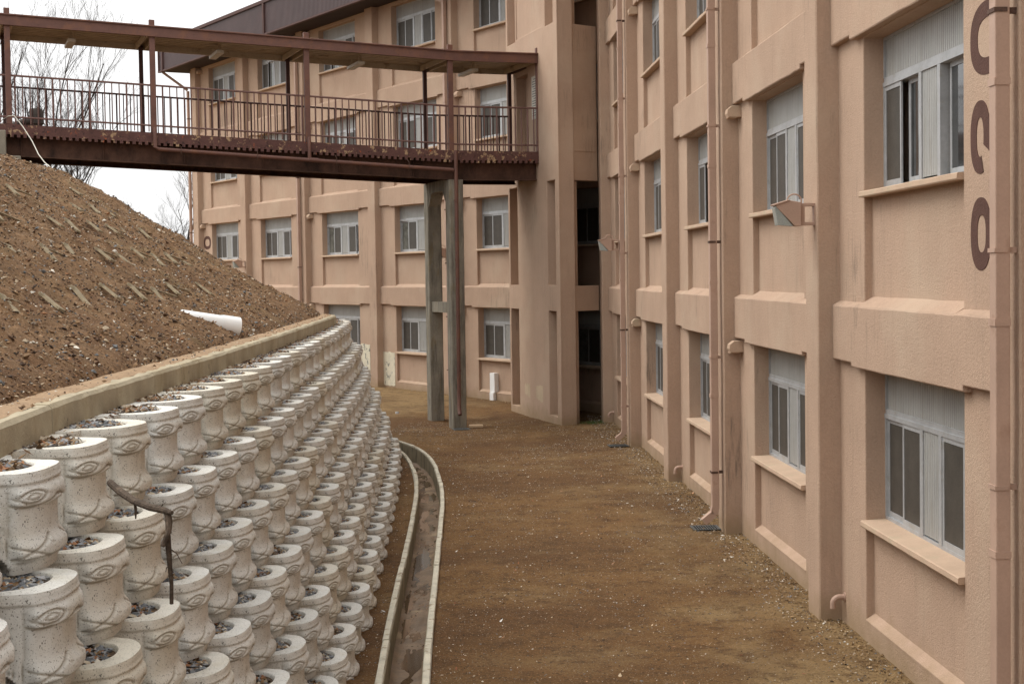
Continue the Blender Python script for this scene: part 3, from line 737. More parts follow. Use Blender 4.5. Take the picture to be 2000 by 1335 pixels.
# --- stair tower
TA = Vector((-.05, 44.6)); TU = Vector((1.15, -4.2)).normalized(); TC = TA+TU*4.77
TF = Fr((TC.x, TC.y), (-TU.x, -TU.y), (-TU.x*0+TU.y, -TU.x))    # u from corner towards A
TL = 4.77; C2 = Vector((1.60, 40.17)); D2 = Vector((2.24, 40.72))
def tdepth(u, z):
    t = TL-u
    for a, b_ in ((.15, .95), (3.75, 4.45)):
        if a < t < b_ and (.15 < z < 2.8 or 3.45 < z < 6.08 or 9.98 < z < 12.4): return -.55
    if 1.0 < t < 2.12 and 6.95 < z < 9.0: return -.25
    if 1.55 < t < 2.12 and 6.95 < z < 8.95: return -.5
    if 1.05 < t < 3.65 and 10.02 < z < 12.6: return -.03
    return 0.
us = sorted({TL-q for q in (.0, .15, .95, 1.0, 1.05, 2.12, 3.65, 3.75, 4.45, 4.77)}); zs = [-.4, .15, 2.8, 3.45, 6.08, 6.95, 9.0, 9.98, 10.02, 12.4, 12.6, 13.9]
mb = MB(); grid_face(TF, us, zs, tdepth, mb, -.03); put('tower_wall', mb, STUCCO, bld, bevel=.012)
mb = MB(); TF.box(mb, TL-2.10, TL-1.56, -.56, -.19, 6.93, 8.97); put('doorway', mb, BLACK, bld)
def vprism(poly, z0, z1, m, name='tower_wall', bevel=.01):
    mb = MB(); mb.prism(poly, lambda q, t: (q[0], q[1], t), z0, z1); return put(name, mb, m, bld, bevel=bevel)
q_ = TF.P(.31, -.0, 0); q1_ = TF.P(.31, -.57, 0); a_ = TF.P(TL-.02, -.57, 0)
vprism([(TC.x+.004, TC.y+.010), (C2.x, C2.y), (1.64, 42.2), (1.70, 44.9), (a_.x+1.2, a_.y+1.6), (a_.x, a_.y), (q1_.x, q1_.y), (q_.x+.03, q_.y+.0)], -.4, 13.9, STUCCO)
VF = Fr((D2.x, D2.y), (C2.x-D2.x, C2.y-D2.y), (D2.y-C2.y, -(D2.x-C2.x)))
VL = (D2-C2).length
for (z0, z1) in ((2.8, 3.43), (6.06, 9.92), (12.6, 13.9)):
    mb = MB(); VF.box(mb, .0, VL+.05, -.25, -.03, z0, z1); 
    o = put('tower_spandrel', mb, STUCCO, bld, bevel=.01)
mb = MB(); VF.box(mb, .06, VL-.02, -.24, -.018, 6.78, 9.28); put('infill_panel', mb, STUCCO, bld, bevel=.008)
# notice plate beside the bridge door
mb = MB()
TF.box(mb, TL-2.95, TL-2.55, .004, .02, 7.75, 8.85); pl = put('notice_plate', mb, LAMPM, bld)
mb = MB()
for k in range(16):
    z = 8.76-k*.062; l_ = .30*(1 if k % 4 else .6)
    TF.box(mb, TL-2.92, TL-2.92+l_, .0195, .0225, z, z+.022)
put('lettering', mb, GRATE, pl)
# repair patches and trunking
def patch(name, fr, u0, u1, z0, z1, w, m, th=.01, jag=.02):
    mb = MB(); n = 9; pts = []
    for k in range(n): pts.append((u0+(u1-u0)*k/(n-1), z0+rnd.uniform(-jag, jag)))
    for k in range(n): pts.append((u1-(u1-u0)*k/(n-1), z1+rnd.uniform(-jag, jag)))
    mb.prism(pts, lambda q, t: fr.P(q[0], t, q[1]), w-.03, w+th); return put(name, mb, m, bld)
patch('bare_patch', LF, 5.70, 6.78, .06, 1.19, 0, CREAM)
REP = mat('repair_patch', (.50, .39, .27), .9, .15, var=.1)
patch('repair_patch', TF, TL-1.95, TL-1.45, .50, .80, 0, REP, .004, .05)
patch('repair_patch', TF, TL-3.15, TL-2.55, .45, .82, 0, REP, .004, .05)
patch('bare_patch', LF, 7.60, 8.30, .05, 1.40, 0, CREAM)
mb = MB(); LF.box(mb, -1.04, -.76, -.09, .06, .22, .80); LF.box(mb, -1.03, -.80, -.0, .10, -.02, .22); put('pipe_casing', mb, WHITE, bld, bevel=.01)

# --- floodlights (things)
def floodlight(fr, u, w, z, label, s=1.0):
    t = empty('floodlight', fr.P(u, w, z-.12*s), label, 'floodlight', 'box floodlights on the building')
    # bracket frame: open rectangle standing out from the wall
    mb = MB(); P = lambda a, b, c: fr.P(u+a*s, w+b*s, z+c*s)
    def bx(mb, a0, a1, b0, b1, c0, c1): fr.box(mb, u+a0*s, u+a1*s, w+b0*s, w+b1*s, z+c0*s, z+c1*s)
    bx(mb, -.06, .06, .0, .02, -.17, .17); bx(mb, -.06, .06, .02, .22, .12, .17); bx(mb, -.06, .06, .02, .22, -.17, -.12); bx(mb, -.06, .06, .16, .22, -.12, .12)
    put('bracket', mb, PIPEM, t, bevel=.004)
    mb = MB(); mb.prism([(.23, -.18), (.33, -.18), (.60, .10), (.62, .14), (.40, .21), (.23, .18)], lambda q, a: P(a, q[0], q[1]), -.13, .13)
    mb.prism([(.40, .21), (.41, .225), (.65, .155), (.64, .13)], lambda q, a: P(a, q[0], q[1]), -.15, .15); put('housing', mb, PIPEM, t, bevel=.006)
    mb = MB(); mb.prism([(.345, -.185), (.585, -.165), (.635, .11), (.612, .125)], lambda q, a: P(a, q[0], q[1]), -.115, .115); put('lens', mb, LENS, t, bevel=.006)
    mb = MB(); pts = [P(0, .36+.12*-math.cos(a)-.06, .18+.12*math.sin(a)) for a in np.linspace(.0, PI, 9)]
    mb.tube([P(0, .42, .20)]+[P(0, .31+.11*math.cos(a), .21+.10*math.sin(a)) for a in np.linspace(.1, PI-.1, 8)]+[P(0, .20, .16)], .012*s, 6); put('cable', mb, PIPEM, t, smooth=True)
    return t
floodlight(RF, RU[0]+1.12, .24, 4.34, 'salmon painted floodlight with glass front on the pilaster just under a second floor window', .70)
floodlight(RF, 18.57, .415, 4.34, 'small floodlight bracketed over the far square downpipe near the stair tower', .70)
floodlight(LF, LU[0]+1.3, .24, 4.42, 'pale floodlight glimpsed between the two concrete bridge pillars', .8)
floodlight(LF, LU[3]+1.15, .24, 4.30, 'floodlight under the leftmost second floor window beside the painted number', .8)
def pix(x, y, Y):     # world point seen at photo pixel (x, y) at distance Y, used only to read off where the branch lies
    X_ = x-1000; Yd = y-667.5; c, s = math.cos(r), math.sin(r); xx = c*X_-s*Yd; yy = s*X_+c*Yd; f_ = 3144.6
    d = Vector((xx, f_*math.cos(p)-yy*math.sin(p), -f_*math.sin(p)-yy*math.cos(p))); d = d/d.y; return Vector((0, 0, CAMH))+d*Y
# ------------------------------------------------------------------ footbridge
BD = Vector((.942, .335)).normalized(); BA = Vector((-BD.y, BD.x))       # along, across (away from camera)
B0 = Vector((-11.61, 37.29))
BL = 13.20; BW = 2.27
bx_ = Vector((BD.x, BD.y, 0)); by_ = Vector((BA.x, BA.y, 0)); bz_ = Vector((0, 0, 1))
def dz(s): return 7.376-.494*(min(s, 10.9)/10.9)+(0 if s < 10.9 else -.0*(s-10.9))
def BP(s, a, z): return Vector((B0.x, B0.y, 0))+bx_*s+by_*a+bz_*(dz(s)+z)
def bbox(mb, s0, s1, a0, a1, z0, z1):
    v = [BP(s, a, z) for s in (s0, s1) for a in (a0, a1) for z in (z0, z1)]
    mb.add(v, [(0, 1, 3, 2), (4, 6, 7, 5), (0, 4, 5, 1), (2, 3, 7, 6), (0, 2, 6, 4), (1, 5, 7, 3)])
def bspan(mb, s0, s1, a0, a1, z0, z1):
    brk = [s0]+([10.9] if s0 < 10.9 < s1 else [])+[s1]
    for q0, q1 in zip(brk[:-1], brk[1:]): bbox(mb, q0, q1, a0, a1, z0, z1)
br = empty('footbridge', (B0.x, B0.y, 6.7), 'covered brown steel footbridge with railings crossing from the soil bank to the stair tower', 'footbridge')
SP = [.10, 3.38, 7.09, 10.77, 13.15]      # posts along the near side
mb = MB(); bspan(mb, -2.5, BL, .02, BW-.02, -.10, -.02); put('deck', mb, GIRDER, br)
# toothed flaking edge beam
for a0, a1, m in ((-.05, .02, FLAKE), (BW-.02, BW+.05, STEELD)):
    mb = MB(); bspan(mb, -2.5, BL, a0, a1, -.235, 0)
    s = -2.5
    while s < BL-.1: bbox(mb, s, s+.075, a0, a1+.001, -.30, -.234); s += .145
    put('edge_beam', mb, m, br)
for a, m in ((.22, GIRDER), (BW-.22, GIRDER)):
    mb = MB(); sg = 1 if a < 1 else -1
    bspan(mb, -2.5 if a > 1 else .02, BL, a-.01, a+.01, -.70, -.12); bspan(mb, -2.5 if a > 1 else .02, BL, a-.10, a+.10, -.725, -.70); bspan(mb, -2.5, BL, a-.10, a+.10, -.125, -.10)
    for s in (.35, 2.2, 4.1, 6.0, 7.9, 9.8): bbox(mb, s, s+.012, a-.09, a+.09, -.70, -.125)
    put('girder', mb, m, br)
mb = MB()
for s in np.arange(.6, BL, 1.5): bbox(mb, s, s+.1, .23, BW-.23, -.5, -.12)
put('cross_beam', mb, GIRDER, br)
def post_top(s): return 2.60-.03*(s/BL)
for s in SP:
    mb = MB(); bbox(mb, s-.065, s+.065, -.04, .07, 0, 2.66); o = put('post', mb, STEEL, br, bevel=.008)
    mb = MB(); sf = s-.0; bbox(mb, sf-.05, sf+.05, BW-.07, BW+.03, 0, 2.36); put('post', mb, STEELD, br, bevel=.008)
# railing
def rail(a, m, s0, s1):
    mb = MB(); brk = [q for q in SP if s0-.2 < q < s1+.2]
    for h_ in (1.12, .17): 
        pts = [BP(s0, a, h_)]+([BP(10.9, a, h_)] if s0 < 10.9 < s1 else [])+[BP(s1, a, h_)]
        mb.tube(pts, .024 if h_ > 1 else .022, 8)
    s = s0+.12; k = 0
    while s < s1-.05:
        thick = .023 if k % 5 == 0 else .0155
        mb.tube([BP(s, a, 0.0 if k % 5 == 0 else .02), BP(s, a, 1.11)], thick, 6, cap=False); s += .168; k += 1
    return put('railing', mb, m, br, smooth=True)
rail(.01, RAILM, -2.4, BL-.05); rail(BW-.02, STEELD, -2.4, BL-.05)
# roof: near beam, far beam, corrugated sheet, cross joists
RZ = 2.50
mb = MB(); bspan(mb, -2.6, BL+.03, -.10, -.03, RZ-.245, RZ); bspan(mb, -2.6, BL+.03, -.14, -.03, RZ-.02, RZ+.015); put('roof_beam', mb, STEEL, br, bevel=.006)
mb = MB(); bspan(mb, -2.6, BL+.03, BW+.03, BW+.09, RZ-.24, RZ-.02); put('roof_beam', mb, DECKING, br)
mb = MB(); bbox(mb, BL-.01, BL+.05, -.1, BW+.05, RZ-.24, RZ-.01); put('roof_beam', mb, STEELD, br)
mb = MB(); vs = []; fs = []; a = -.03; pr = []
while a < BW+.05:
    pr += [(a, 0), (a+.13, 0), (a+.14, .07), (a+.25, .07), (a+.26, 0)]; a += .265
pr = [(q, z) for q, z in pr if q < BW+.06]
for s in (-2.6, 10.9, BL+.02):
    for q, z in pr: vs.append(BP(s, q, RZ-.10+z+.0*q))
m_ = len(pr)
for i in range(2):
    for k in range(m_-1): fs.append((i*m_+k, i*m_+k+1, (i+1)*m_+k+1, (i+1)*m_+k))
mb.add(vs, fs); put('roof_sheet', mb, DECKING, br)
mb = MB(); bspan(mb, -2.6, BL+.02, -.02, BW+.05, RZ-.035, RZ-.02); put('roof_cover', mb, STEELD, br)
for s in SP:
    for d_ in (-.13, .09):
        mb = MB(); bbox(mb, s+d_, s+d_+.04, -.02, BW+.0, RZ-.24, RZ-.105); put('roof_joist', mb, DECKING, br)
# fluorescent fittings hang across the roof
for s in (1.62, 5.15, 8.72, 11.75):
    l_ = empty('ceiling_light', BP(s, 1.2, RZ-.2), {1.62: 'white tube light under the bridge roof nearest the soil bank', 5.15: 'white tube light under the bridge roof, second from the soil bank', 8.72: 'white tube light under the bridge roof, second from the stair tower', 11.75: 'white tube light under the bridge roof nearest the stair tower'}[s], 'ceiling light', 'tube lights under the bridge roof')
    mb = MB(); bbox(mb, s-.09, s+.09, .95, 2.15, RZ-.36, RZ-.28); put('housing', mb, LAMPM, l_, bevel=.01)
    mb = MB(); bbox(mb, s-.03, s+.03, 1.05, 1.10, RZ-.281, RZ-.10); put('hanger', mb, DECKING, l_); mb = MB(); bbox(mb, s-.03, s+.03, 1.95, 2.0, RZ-.281, RZ-.10); put('hanger', mb, DECKING, l_)
# rain pipe: stubs below the posts, run under the edge beam, then down the near pillar
def PZ(s): return dz(s)-.40-.012*(s-3.4)
mb = MB()
pw = lambda s, a, z: Vector((B0.x, B0.y, 0))+bx_*s+by_*a+bz_*z
mb.tube([pw(3.38, -.10, dz(3.38)+.10), pw(3.38, -.14, dz(3.38)-.0), pw(3.38, -.14, PZ(3.38)+.05), pw(3.46, -.14, PZ(3.38)), pw(7.09, -.14, PZ(7.18)), pw(10.77, -.14, PZ(10.9))], .048, 12)
mb.tube([pw(7.09, -.10, dz(7.18)+.10), pw(7.09, -.14, dz(7.18)), pw(7.09, -.14, PZ(7.18))], .046, 12)
mb.tube([pw(7.08, -.14, PZ(7.08)), pw(7.30, -.14, PZ(7.30))], .058, 12)
mb.tube([pw(10.84, -.14, dz(10.9)+.0), pw(10.84, -.14, 5.9), pw(10.82, -.16, .72)], .050, 12)
mb.tube([pw(10.82, -.16, .74), pw(10.80, -.20, .45), pw(10.77, -.36, .22)], .050, 12)
for z in (5.6, 4.1, 2.7, 1.3): mb.tube([pw(10.83, -.15, z), pw(10.83, -.15, z+.05)], .058, 12)
pp = put('rain_pipe', mb, STEEL, br, smooth=True)
mb = MB()
for s in (3.98, 5.8, 7.75, 9.6):
    mb.tube([pw(s, -.02, dz(s)-.28), pw(s, -.20, PZ(s)+.10), pw(s, -.20, PZ(s)-.05), pw(s, -.12, PZ(s)-.10)], .009, 5)
put('pipe_hook', mb, BRACKET, pp)
# abutment
mb = MB()
v = []
for s, a in ((-3.2, -.25), (.32, -.25), (.32, BW+.3), (-3.2, BW+.3)): v.append(pw(s, a, 0))
mb.prism([(q.x, q.y) for q in v], lambda q, t: (q[0], q[1], t), 5.2, 6.63); 
v = [pw(s, a, 0) for s, a in ((-3.2, -.40), (.0, -.40), (.0, -.06), (-3.2, -.06))]
mb.prism([(q.x, q.y) for q in v], lambda q, t: (q[0], q[1], t), 5.2, 7.2)
o = put('bridge_abutment', mb, PILLAR, bevel=.02); tag(o, 'weathered concrete block carrying the left end of the footbridge on the soil bank', 'abutment')
# twin pillars joined by beams
pf = empty('bridge_pier', (-1.75, 42.3, 0), 'weathered concrete pier of two square posts joined by beams, under the footbridge', 'bridge pier')
PS = 10.89
def pil(a, nm):
    mb = MB(); hw = .185; n = 14; vs = []; fs = []; c = .02
    for q in range(n+1):
        z = -.5+(6.16+.5)*q/n
        for (s, a2) in ((-hw, -hw+c), (-hw+c, -hw), (hw-c, -hw), (hw, -hw+c), (hw, hw-c), (hw-c, hw), (-hw+c, hw), (-hw, hw-c)):
            w = pw(PS+s+rnd.uniform(-.002, .002), a+a2+rnd.uniform(-.002, .002), z); vs.append(w)
    for q in range(n):
        for k in range(8): fs.append((q*8+k, q*8+(k+1) % 8, q*8+8+(k+1) % 8, q*8+8+k))
    fs.append(tuple(range(8))[::-1]); fs.append(tuple(range(n*8, n*8+8))); mb.add(vs, fs); return put(nm, mb, PILLAR, pf)
pil(.20, 'column'); pil(2.12, 'column')
mb = MB()
def pbox(a0, a1, z0, z1, hw=.17):
    v = [pw(PS+s, a, z) for s in (-hw, hw) for a in (a0, a1) for z in (z0, z1)]
    mb.add(v, [(0, 1, 3, 2), (4, 6, 7, 5), (0, 4, 5, 1), (2, 3, 7, 6), (0, 2, 6, 4), (1, 5, 7, 3)])
pbox(.38, 1.94, 5.90, 6.18); put('head_beam', mb, PILLAR, pf)
mb = MB()
for a, sg in ((.383, 1), (1.937, -1)):
    mb = MB(); mb.prism([(a, 5.905), (a+sg*.30, 5.905), (a, 5.55)], lambda q, t: pw(PS+t, q[0], q[1]), -.165, .165); put('haunch', mb, PILLAR, pf)
pass
mb = MB(); pbox(.38, 1.94, 2.78, 3.05, .12); put('cross_beam', mb, PILLAR, pf)
# cable hanging from first post down to the bank
pw2 = [(2, 236, 37.6), (16, 227, 37.2), (28, 226, 37.1), (45, 248, 36.6), (63, 276, 36.), (75, 301, 35.5), (87, 317, 35.), (105, 332, 34.3), (130, 350, 33.4), (160, 362, 32.4)]
mb = MB(); mb.tube([pix(*q) for q in pw2], .011, 6); o = put('slack_cable', mb, LAMPM, smooth=True); tag(o, 'thin pale cable hanging from the first bridge post down to the soil bank', 'cable')
# things standing beyond the left end of the bridge
t = empty('vent_drum', (-12.2, 42.4, 6.6), 'rounded brown drum with a side duct standing behind the bridge railing at the far left', 'vent')
mb = MB(); 
for (z0, r0) in ((6.5, .30), (6.7, .30), (7.35, .34), (7.75, .42), (8.05, .42), (8.2, .30), (8.22, .02)): pass
prof = [(6.3, .15), (7.92, .15), (7.96, .19), (8.27, .19), (8.36, .15), (8.38, .01)]
vs = []; fs = []
for z, r0 in prof:
    for k in range(20): vs.append((-12.66+r0*math.cos(2*PI*k/20), 43.4+r0*math.sin(2*PI*k/20), z))
for i in range(len(prof)-1):
    for k in range(20): fs.append((i*20+k, i*20+(k+1) % 20, i*20+20+(k+1) % 20, i*20+20+k))
mb.add(vs, fs); put('drum', mb, BARKF, t, smooth=True)
mb = MB(); mb.tube([(-12.75, 43.35, 8.05), (-12.95, 43.3, 8.0), (-13.25, 43.2, 7.88), (-13.6, 43., 7.6)], .10, 14); put('duct', mb, BARKF, t, smooth=True)
mb = MB(); mb.box(-13.2, -12.50, 39.6, 39.75, 8.02, 8.38); mb.box(-12.95, -12.88, 39.76, 39.82, 5.5, 8.3); o = put('sign_panel', mb, STEELD, bevel=.02); tag(o, 'small brown board on a thin post at the left edge beside the bridge', 'sign')

# ------------------------------------------------------------------ curb above the planters
CPs = smooth_path(CURBP, .22); CN = normals2(CPs)
mb = MB(); nseg = 0; i = 0; cols = []
cb = empty('concrete_curb', (-3, 15, 2.8), 'long cast concrete curb holding the foot of the soil bank above the top row of planters', 'curb')
while i < len(CPs)-1:
    j = min(i+rnd.choice([7, 8, 9]), len(CPs)-1)
    P = [q.copy() for q in CPs[i:j+1]]; NN = CN[i:j+1]
    P[-1] = P[-1]+(P[-2]-P[-1]).normalized()*.007
    vs = []; fs = []; m = 6
    for q, n_ in zip(P, NN):
        for (o_, z) in ((0.0, 2.70), (.0, 2.985), (.022, 3.008), (.15, 3.015), (.17, 3.00), (.17, 2.70)):
            w = q+n_*(o_+rnd.uniform(-.0025, .0025)); vs.append((w.x, w.y, z+(rnd.uniform(-.004, .004) if z > 2.9 else 0)))
    for a in range(len(P)-1):
        for k in range(m): fs.append((a*m+k, a*m+(k+1) % m, (a+1)*m+(k+1) % m, (a+1)*m+k))
    fs.append(tuple(range(m))[::-1]); fs.append(tuple(range((len(P)-1)*m, len(P)*m))); mb.add(vs, fs); i = j
put('curb_stone', mb, CURB, cb)
# sandy shelf between curb and slope
vs, fs = ribbon(CPs, CN, [(-.075, 3.008), (-.13, 3.021), (-.22, 3.026), (-.5, 3.00)], jit=.006); mb = MB(); mb.add(vs, fs); o = put('soil_shelf', mb, SAND, smooth=True, ang=0); tag(o, kind='structure')
pts = []; sz = []
for _ in range(1500):
    i = rnd.randrange(len(CPs)-1); d = .05+.28*rnd.random()**.6; w = CPs[i]+CN[i]*d; s_ = .004+.014*rnd.random()**3; pts.append((w.x+rnd.uniform(-.1, .1)*0, w.y+rnd.uniform(-.11, .11), 3.02+s_*.3)); sz.append(s_)
o = stones('shelf_gravel', pts, np.array(sz), stone_cols(len(pts), PAL, [30, 14, 20, 10, 6, 8, 5])); tag(o, 'loose grit lying along the top of the concrete curb', 'grit', kind='stuff')

# ------------------------------------------------------------------ planters
PH = .487
def pot_mesh(seed, nS=150, nZ=84):
    rr = random.Random(seed)
    HWX, DEP, n_ = .362, .30, 2.5
    raw = [(-.52, -.50), (-.52, -.40)]
    for k in range(1, 9): t = k/8; raw.append((-.52+.11*t, -.335+.035*t*t))
    a_cnt = 60
    for k in range(a_cnt+1):
        th = PI-PI*k/a_cnt; c, s = math.cos(th), math.sin(th)
        raw.append((HWX*abs(c)**(2/n_)*(1 if c > 0 else -1), -.29+.29*abs(s)**(2/n_)))
    for k in range(8): t = 1-k/8; raw.append((.52-.11*t, -.335+.035*t*t))
    raw += [(.52, -.40), (.52, -.50)]
    P = np.array(raw); seg = np.hypot(*(P[1:]-P[:-1]).T); cum = np.concatenate([[0], np.cumsum(seg)]); T = cum[-1]
    sm = np.linspace(0, T, nS); X = np.interp(sm, cum, P[:, 0]); Y = np.interp(sm, cum, P[:, 1])
    dx = np.gradient(X); dy = np.gradient(Y); l_ = np.hypot(dx, dy); NX = -dy/l_; NY = dx/l_
    for _ in range(3):
        NX = np.convolve(np.pad(NX, 1, 'edge'), [.25, .5, .25], 'valid'); NY = np.convolve(np.pad(NY, 1, 'edge'), [.25, .5, .25], 'valid')
    l_ = np.hypot(NX, NY); NX /= l_; NY /= l_
    sc = sm-T/2                                   # signed arc length from nose centre
    NL = 2*.36                                    # nose half length ~
    zz = np.concatenate([np.linspace(0, PH-.012, nZ), [PH-.004, PH]])
    S_, Z_ = np.meshgrid(sc, zz); A = np.abs(S_)
    def ss(x, a, b): t = np.clip((x-a)/(b-a), 0, 1); return t*t*(3-2*t)
    half = nS//2
    Ac = float(np.interp(.108, -Y[half:], sc[half:])); Ae = float(np.interp(.268, -Y[half:], sc[half:]))   # column edge / foot of the flank, as arc length
    nose = 1-ss(A, Ac-.035, Ac+.004)
    wing = ss(A, Ae, Ae+.04)*(1-ss(A, Ae+.16, Ae+.22))
    def ring(zc, hw, amp):
        u = (Z_-zc)/hw; prof = np.where(u > 0, np.exp(-(np.abs(u*.95)**2.6)), np.exp(-(np.abs(u*1.1)**6))); return amp*prof
    D = ring(.370-.012*np.clip((A-.25)/.2, 0, 1), .054, .040)*nose+ring(.108, .052, .042)*nose
    D += .006*nose
    D += .016*ss(Z_, .425, .440)*(1-ss(A, Ae-.03, Ae+.03))           # collar overhang
    D += -.012*(1-ss(Z_, .0, .05))
    D += .030*np.exp(-(((Z_-.345)/.045)**2))*np.exp(-(((A-Ae-.05)/.055)**2))    # side knots
    D += .026*np.exp(-(((Z_-.075-.25*(A-Ae))/.045)**2))*np.exp(-(((A-Ae-.02)/.06)**2))
    D += -.012*ss(A, Ac-.01, Ac+.02)*(1-ss(A, Ae, Ae+.05))
    D0 = D.copy()
    def gro(dist, w=.0065, dep=.0125): return -dep*np.exp(-(dist/w)**2)
    def lens(cx, cz, L_, h_, tilt=0.):
        x = (A-cx)/L_; base = np.clip(1-x*x, 0, None)
        e = h_*base; zt_ = Z_-cz-tilt*(A-cx); inside = np.abs(x) < 1
        return np.where(inside, np.minimum(np.abs(zt_-e), np.abs(zt_+e)), np.hypot((np.abs(x)-1)*L_, zt_))
    ec = Ac-.105
    D += gro(lens(ec, .368, .088, .030, -.08)); D += gro(lens(ec, .368, .040, .014, -.08), .005, .009); D += gro(np.hypot((A-ec)/1.6, Z_-.370), .004, .005)
    D += gro(Z_-(.318+.16*np.clip(A-ec, -.2, .2)**2*6), .007, .014)*(A < Ac)
    D += gro(Z_-(.150-.38*(A-ec+.10)), .0058, .011)*(A < Ac)*(A > ec-.16)+gro(Z_-(.085+.30*(A-ec+.06)), .0058, .011)*(A < Ac)*(A > ec-.16)+gro(Z_-(.072), .005, .009)*(A < Ac)
    D += gro(np.hypot(A-ec+.14, Z_-.15)-.022, .0045, .007)
    def tear(cx, hw, hh, cz=.215):
        u = (Z_-cz)/hh; wdt = hw*np.clip(1-u*u, 0, None)**.8*(1-.55*u)
        ins = np.abs(u) < 1; return np.where(ins, np.minimum(np.abs(A-cx-wdt), np.abs(A-cx+wdt)), .05)
    tcx = (Ac+Ae)/2+.015
    D += gro(tear(tcx, .038, .150), .0055, .011)+gro(tear(tcx, .019, .105), .005, .010)
    D += gro(A-(Ac+.012+.16*np.clip(Z_-.10, 0, .3)*0+.10*np.clip(.20-Z_, 0, .2)), .006, .010)*(Z_ < .40)
    D += gro(Z_-(.02+1.3*(A-Ae+.02)), .0055, .010)*(A > Ae-.03)*(A < Ae+.10)+gro(Z_-(.12+.5*(A-Ae)), .0055, .010)*(A > Ae-.03)*(A < Ae+.2)
    D += gro(np.abs(Z_-.345)-.015-.22*np.abs(A-Ae-.06), .0045, .007)*(A > Ae-.02)*(A < Ae+.13)
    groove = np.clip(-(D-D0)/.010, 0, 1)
    arch = .165*np.clip((A-Ac-.01)/(Ae-Ac), 0, 1)**.6
    D -= .105*ss(A, Ac+.0, Ac+.03)*(1-ss(Z_, arch-.016, arch+.010))*(1-ss(A, T/2-.10, T/2-.06))
    D += np.array([[.0022*noise.noise(Vector((s*14, z*14, seed*7.))) + .0012*noise.noise(Vector((s*45, z*45, seed*3.))) for s in sc] for z in zz])
    D += -.0035*(Z_ > PH-.006)
    GX = X[None]+NX[None]*D; GY = Y[None]+NY[None]*D
    Zg = np.repeat(zz[:, None], nS, 1)+.003*np.sin(S_*9+seed)*(Z_ > .4)
    vs = [(GX[j, i], GY[j, i], Zg[j, i]) for j in range(len(zz)) for i in range(nS)]; fs = []
    for j in range(len(zz)-1):
        for i in range(nS-1): a = j*nS+i; fs.append((a, a+1, a+nS+1, a+nS))
    # top face to inner opening, inner wall down
    top0 = (len(zz)-1)*nS; inn = []
    for i in range(nS):
        s = sc[i]; q = abs(s)
        if q <= Ae:
            th = PI/2-s/Ae*PI/2; c, sn = math.cos(th), math.sin(th)
            inn.append((.288*abs(c)**(2/2.3)*(1 if c > 0 else -1), -.34+.255*abs(sn)**(2/2.0)))
        else:
            t = (q-Ae)/(T/2-Ae); inn.append((.288*(1 if s > 0 else -1), -.34-.145*t))
    for zt_, sh in ((PH+.001, 0), (PH-.008, .010), (PH-.13, .022)):
        for (x, y) in inn: vs.append((x*(1-sh*2), y-sh*.7, zt_))
    b0 = len(zz)*nS
    for i in range(nS-1): fs.append((top0+i, top0+i+1, b0+i+1, b0+i))
    for r_ in range(2):
        for i in range(nS-1): a = b0+r_*nS+i; fs.append((a, a+1, a+nS+1, a+nS))
    me = bpy.data.meshes.new('planter_block'); me.from_pydata(vs, [], fs); me.polygons.foreach_set('use_smooth', [True]*len(me.polygons))
    dirt = np.zeros(len(vs)); dirt[:groove.size] = (groove+.35*np.exp(-(Z_/.03))*1.0).clip(0, 1).ravel(); colattr(me, np.stack([dirt, dirt, dirt, np.ones_like(dirt)], 1))  # mask that darkens the colour in carved grooves and towards the base
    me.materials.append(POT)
    try: me.set_sharp_from_angle(angle=R_(50))
    except Exception: pass
    return me
def gravel_mesh(seed, soil=False):
    rg = np.random.default_rng(seed); rr = random.Random(seed); V = []; F = []; Cc = []
    n = 20; ring = []
    zb = PH-.026
    for k in range(n+1):
        th = PI*k/n; c, s = math.cos(th), math.sin(th); ring.append((.280*abs(c)**(2/2.3)*(1 if c > 0 else -1), -.35+.252*abs(s)))
    ring += [(-.280, -.485), (.280, -.485)]
    V += [(x, y, zb) for x, y in ring]; F.append(tuple(range(len(ring)))[::-1]); Cc += [(.07, .042, .022, 1)]*len(ring)
    cnt = 0
    pal = [(.19, .20, .21), (.28, .28, .28), (.12, .125, .13), (.36, .30, .22), (.20, .125, .065), (.07, .05, .035), (.52, .48, .40), (.25, .12, .06)]
    wt_ = [26, 14, 20, 8, 12, 14, 3, 4] if not soil else [10, 8, 8, 12, 30, 20, 4, 8]
    wt_ = np.array(wt_)/sum(wt_)
    while cnt < 300:
        x = rr.uniform(-.27, .27); y = rr.uniform(-.475, -.115)
        if y > -.35 and (x/.270)**2+((y+.35)/.232)**2 > 1: continue
        s = rr.uniform(.009, .021) if rr.random() < .9 else rr.uniform(.02, .03)
        col = np.array(pal[rg.choice(8, p=wt_)])*rr.uniform(.7, 1.3)
        a = rr.uniform(0, PI); c, sn = math.cos(a), math.sin(a); tl = rr.uniform(-.6, .6)
        fl = rr.uniform(.5, .9); el = rr.uniform(1, 1.6); o = len(V)
        if rr.random() < .03: fl = .12; el = 2.2; s = .02; col = np.array((.19, .09, .04))*rr.uniform(.6, 1.5)     # leaves
        zc = zb+.002+.012*max(0, noise.noise(Vector((x*8, y*8, seed))))+rr.uniform(0, .010)
        for q in OCT_V:
            jx = 1+rr.uniform(-.25, .25); px, py, pz = q[0]*s*el*jx, q[1]*s*jx, q[2]*s*fl*jx
            px, pz = px*math.cos(tl)-pz*math.sin(tl), px*math.sin(tl)+pz*math.cos(tl)
            V.append((x+px*c-py*sn, y+px*sn+py*c, zc+pz)); Cc.append((*np.clip(col, 0, 1), 1))
        F += [tuple(int(i)+o for i in f) for f in OCT_F]; cnt += 1
    me = bpy.data.meshes.new('gravel'); me.from_pydata(V, [], F); colattr(me, Cc); me.materials.append(STONE); return me
